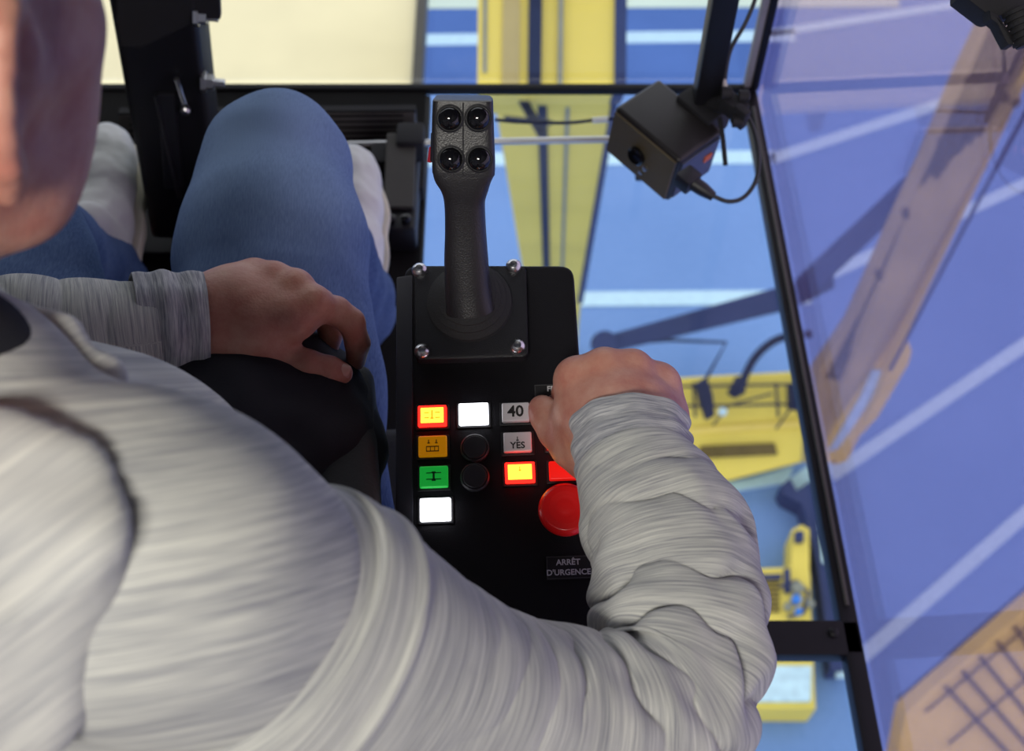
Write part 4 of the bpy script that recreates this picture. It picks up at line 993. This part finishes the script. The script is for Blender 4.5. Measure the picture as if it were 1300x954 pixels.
cuffR = sleeve('cuff', [(P(809, 600, .884), .0450, .0430), (P(803, 574, .895), .0435, .0410), (P(800, 552, .904), .0425, .0395), (P(799, 536, .910), .0415, .0385)], CUFF, folds_cuff, sleeveR, ns=60, nt=140)
def folds_L(s, th, L):
    u_ = s / L; w = 1.0*np.sin(th + 1 + 7*u_) + .5*np.sin(2*th - 11*u_)
    env = np.interp(u_, [0, .3, .5, .7, .9, 1], [.1, .4, 1, .9, .5, 0]); return .006*env*ridge(math.pi*s/.036 + w) + .001*np.sin(4*th)
E2 = EL_L; 
sleeveL = sleeve('sleeve', [(SH_L + np.array([.01, 0, .0]), .078, .078), (SH_L*.6 + E2*.4, .066, .066), (E2 + np.array([.0, -.02, .01]), .058, .058), (E2*.75 + WR_L*.25 + np.array([0, .02, 0]), .058, .058), (E2*.4 + WR_L*.6 + np.array([0, .008, .0]), .052, .051), (E2*.16 + WR_L*.84, .045, .043)], SLEEVEM, folds_L, sweat, ns=260, nt=130)
cuffL = sleeve('cuff', [(P(170, 416, .988), .045, .044), (P(210, 414, .997), .0450, .0435), (P(246, 412, 1.006), .0430, .041), (P(260, 411.5, 1.009), .0415, .040)], CUFF, folds_cuff, sleeveL, ns=70, nt=130)
# hood lying on the back, with its open rim around the neck
def hood_sdf(p):
    Rh = np.array(Matrix.Rotation(math.radians(-32), 3, 'X'))
    d = ell(p, P(-140, 670, .462), (.086, .046, .125), Rh)
    rim = []
    for k in range(15):
        a = math.radians(-80 + k*22.0); q = NECK0 + np.array([.004 + .074*math.cos(a), .012 + .064*math.sin(a), .016 + .010*math.sin(a)]); rim.append((q, .0125))
    d = smin(d, chain(p, rim, .01), .03)
    return d
print('hood'); Vo, Fo = nets(hood_sdf, (-.44, .0, .78), (-.10, .40, 1.16), .0045)
Vo = drape(Vo, Fo, .010, 16, 5.0)
fabH = np.stack([Vo @ C2W(unit(np.array([.8, .6, 0]))), Vo @ C2W(unit(np.array([-.6, .8, 0]))), np.zeros(len(Vo))], 1)
np_mesh('hood', Vo, Fo, HOODM, sweat, fabH)
# black undershirt collar; dark lap form is added, standing in for torso shade
Vu, Fu = nets(lambda p: cone(p, NECK0 + np.array([.002, .006, -.01]), NECK0 + np.array([.004, .018, .034]), .064, .0585), (-.36, .16, .98), (-.16, .38, 1.2), .004)
np_mesh('undershirt', Vu, Fu, UNDER_SHADE, person)
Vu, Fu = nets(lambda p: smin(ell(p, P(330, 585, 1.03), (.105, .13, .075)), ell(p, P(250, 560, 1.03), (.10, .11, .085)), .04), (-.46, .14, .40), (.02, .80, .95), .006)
Vu = drape(Vu, Fu, .006, 22, 1.0); np_mesh('lap_shade', Vu, Fu, UNDER_SHADE, person)
# jeans
def jeans_sdf(p):
    d = cone(p, HIP_L, HIP_R, .118, .118)
    for h, k, a, sg in ((HIP_R, KN_R, AN_R, 1), (HIP_L, KN_L, AN_L, -1)):
        kk = k + np.array([0, -.02, .0])
        leg = chain(p, [(h + np.array([.006*sg, 0, 0]), .122), (h*.55 + k*.45, .104), (h*.22 + k*.78, .090), (kk, .073)], .03)
        leg = smin(leg, chain(p, [(kk + np.array([0, .0, -.005]), .071), (k*.5 + a*.5 + np.array([0, -.03, 0]), .068), (a + np.array([0, -.01, .03]), .060), (a + np.array([0, .01, -.02]), .058)], .02), .025)
        d = smin(d, leg, .03)
    return d
print('jeans'); Vj, Fj = nets(jeans_sdf, (-.78, .16, .03), (-.03, 1.28, .78), .0065)
nj = vert_normals(Vj, Fj)
amp = .0035*vnoise(Vj, 14, 4.0, 2) + .0045*(np.abs(np.sin(Vj[:, 2]*48 + Vj[:, 1]*30 + 3*vnoise(Vj, 6, 8.0, 1)))**.6)*np.clip((.5 - Vj[:, 2])*3, 0, 1)
Vj = Vj + nj*amp[:, None]
kd = np.linalg.norm(Vj - (KN_R + np.array([0, -.04, .07])), axis=1)
wear_and_light =   .52*np.exp(-(kd/.13)**2) + .06*np.clip(nj[:, 2], 0, 1) + .04  # knee wear with window light painted in; upward faces painted lighter
jeans = np_mesh('jeans', Vj, Fj, DENIM, person, np.stack([wear_and_light, wear_and_light*0, wear_and_light*0], 1))
for sx in (.072, ):
    seam = spline([KN_R + np.array([sx, -.03, .01]), HIP_R*.35 + KN_R*.65 + np.array([sx + .020, 0, .012]), HIP_R*.6 + KN_R*.4 + np.array([sx + .030, 0, .012])], 40)
    m = MB(); m.tube(seam, .0022, 8); m.build('side_seam', DENIM, jeans, smooth=True)
# white sneakers
def sneaker(a, toe, name='sneaker'):
    a = np.asarray(a, float); f = unit(toe - a); X = unit(np.cross(f, [0, 0, 1])); Z = np.cross(X, f); Rm = np.stack([X, f, Z], 1); Ls = np.linalg.norm(toe - a)
    def up(p):
        d = chain(p, [((0, -.045, .012), .040), ((0, .03, .022), .044), ((0, .10, .012), .043), ((.0, .155, .004), .040), ((0, .185, .0), .034)], .02)
        d = smin(d, cone(p, (0, -.03, .03), (0, -.02, .085), .041, .040), .03)
        d = smax(d, -(p[:, 2] + .030), .008); return d
    V_, F_ = nets(up, (-.07, -.11, -.06), (.07, .25, .14), .004)
    n_ = vert_normals(V_, F_); V_ = V_ + n_*(.002*vnoise(V_, 40, 2.0, 2))[:, None]
    o = np_mesh(name, a + V_ @ Rm.T, F_, WHITE_S, person)
    def sol(p):
        d = chain(p, [((0, -.045, -.034), .046), ((0, .05, -.034), .047), ((0, .12, -.034), .049), ((0, .180, -.034), .040)], .02)
        d = smax(d, -(p[:, 2] + .046), .004); return smax(d, p[:, 2] + .024, .004)
    V_, F_ = nets(sol, (-.07, -.12, -.07), (.07, .26, .02), .004)
    np_mesh('sole', a + V_ @ Rm.T, F_, plain('sole_rubber', (.62, .58, .45), .6), o)
    m = MB()
    for k in range(5):
        y = .035 + k*.020; z = .062 - k*.0055; m.tube([a + Rm @ np.array(q) for q in ((-.024, y, z - .008), (-.010, y + .004, z + .002), (.010, y + .010, z + .002), (.024, y + .012, z - .008))], .0032, 8)
    m.build('laces', WHITE_S, o, smooth=True)
    return o
sneaker(AN_R + np.array([0, .045, .03]), AN_R + np.array([-.01, .25, .055]))
sneaker(AN_L + np.array([0, .045, .03]), AN_L + np.array([-.02, .25, .055]))

# ================================================================== SEAT
st = empty('operator_seat', (-.29, .30, 0)); tag(st, 'black upholstered operator seat with padded armrest beside the control console', 'seat'); bpy.context.view_layer.update()
SEATM = plain('black_upholstery', (.012, .012, .015), .8, bump=.4, bscale=350)
m = MB(); m.box((-.295, .40, .40), (.48, .50, .10), None, .03, 4); child(m, 'seat_cushion', SEATM, st, smooth=True)
m = MB(); m.box((-.30, .125, .66), (.42, .09, .46), np.array(Matrix.Rotation(math.radians(8), 3, 'X')), .03, 4); child(m, 'backrest', SEATM, st, smooth=True)
m = MB(); m.box((-.295, .38, .33), (.36, .38, .05), None, .01); m.box((-.295, .38, .17), (.16, .18, .30), None, .02); m.box((-.295, .38, .02), (.36, .40, .04), None, .01); child(m, 'seat_base', BLACK_S, st, smooth=True)
ar0, ar1 = P(437, 485, 1.045), P(440, 660, .925)
d_ = unit(ar0 - ar1); m = MB()
S_ = [ar0 + d_*.03, ar1 - d_*.10]; X = unit(RIGHT - d_*np.dot(RIGHT, d_)); Zv = np.cross(X, d_)
Zv = Zv if Zv[2] > 0 else -Zv
m.box((S_[0] + S_[1])/2 - Zv*.03, (.050, np.linalg.norm(S_[0] - S_[1]), .06), np.stack([X, d_, Zv], 1), .018, 5); child(m, 'armrest', SEATM, st, smooth=True)
# ================================================================== LIGHT AND CAMERA
wd = bpy.data.worlds.new('sky'); SC.world = wd; wd.use_nodes = True
bg = wd.node_tree.nodes['Background']; bg.inputs[0].default_value = (.93, .97, 1.0, 1); bg.inputs[1].default_value = 1.3
la = bpy.data.lights.new('cab_lamp', 'AREA'); la.shape = 'RECTANGLE'; la.size = .5; la.size_y = .25; la.energy = 24; la.color = (1, .96, .88)
lo_ = bpy.data.objects.new('cab_lamp', la); COL.objects.link(lo_); lo_.location = (-.30, -.56, 2.1)
lo_.rotation_euler = (Vector((-.15, .35, .95)) - lo_.location).to_track_quat('-Z', 'Y').to_euler()

cam = bpy.data.cameras.new('camera'); cam.sensor_width = 36; cam.sensor_fit = 'HORIZONTAL'; cam.lens = F_PX/1300*36
cam.clip_start = .05; cam.clip_end = 300
cam.dof.use_dof = True; cam.dof.focus_distance = .94; cam.dof.aperture_fstop = 7.2; cam.dof.aperture_blades = 7
co = bpy.data.objects.new('camera', cam); COL.objects.link(co)
M = Matrix([list(r) for r in np.stack([RIGHT, UP, -FWD], 1)]).to_4x4(); M.translation = Vector(CAM); co.matrix_world = M
SC.camera = co
SC.view_settings.view_transform = 'Standard'; SC.view_settings.look = 'None'; SC.view_settings.exposure = 0; SC.view_settings.gamma = 1; SC.view_settings.use_curve_mapping = False
SC.cycles.max_bounces = 8; SC.cycles.transparent_max_bounces = 12; SC.cycles.caustics_reflective = False; SC.cycles.caustics_refractive = False
SC.cycles.sample_clamp_indirect = 4
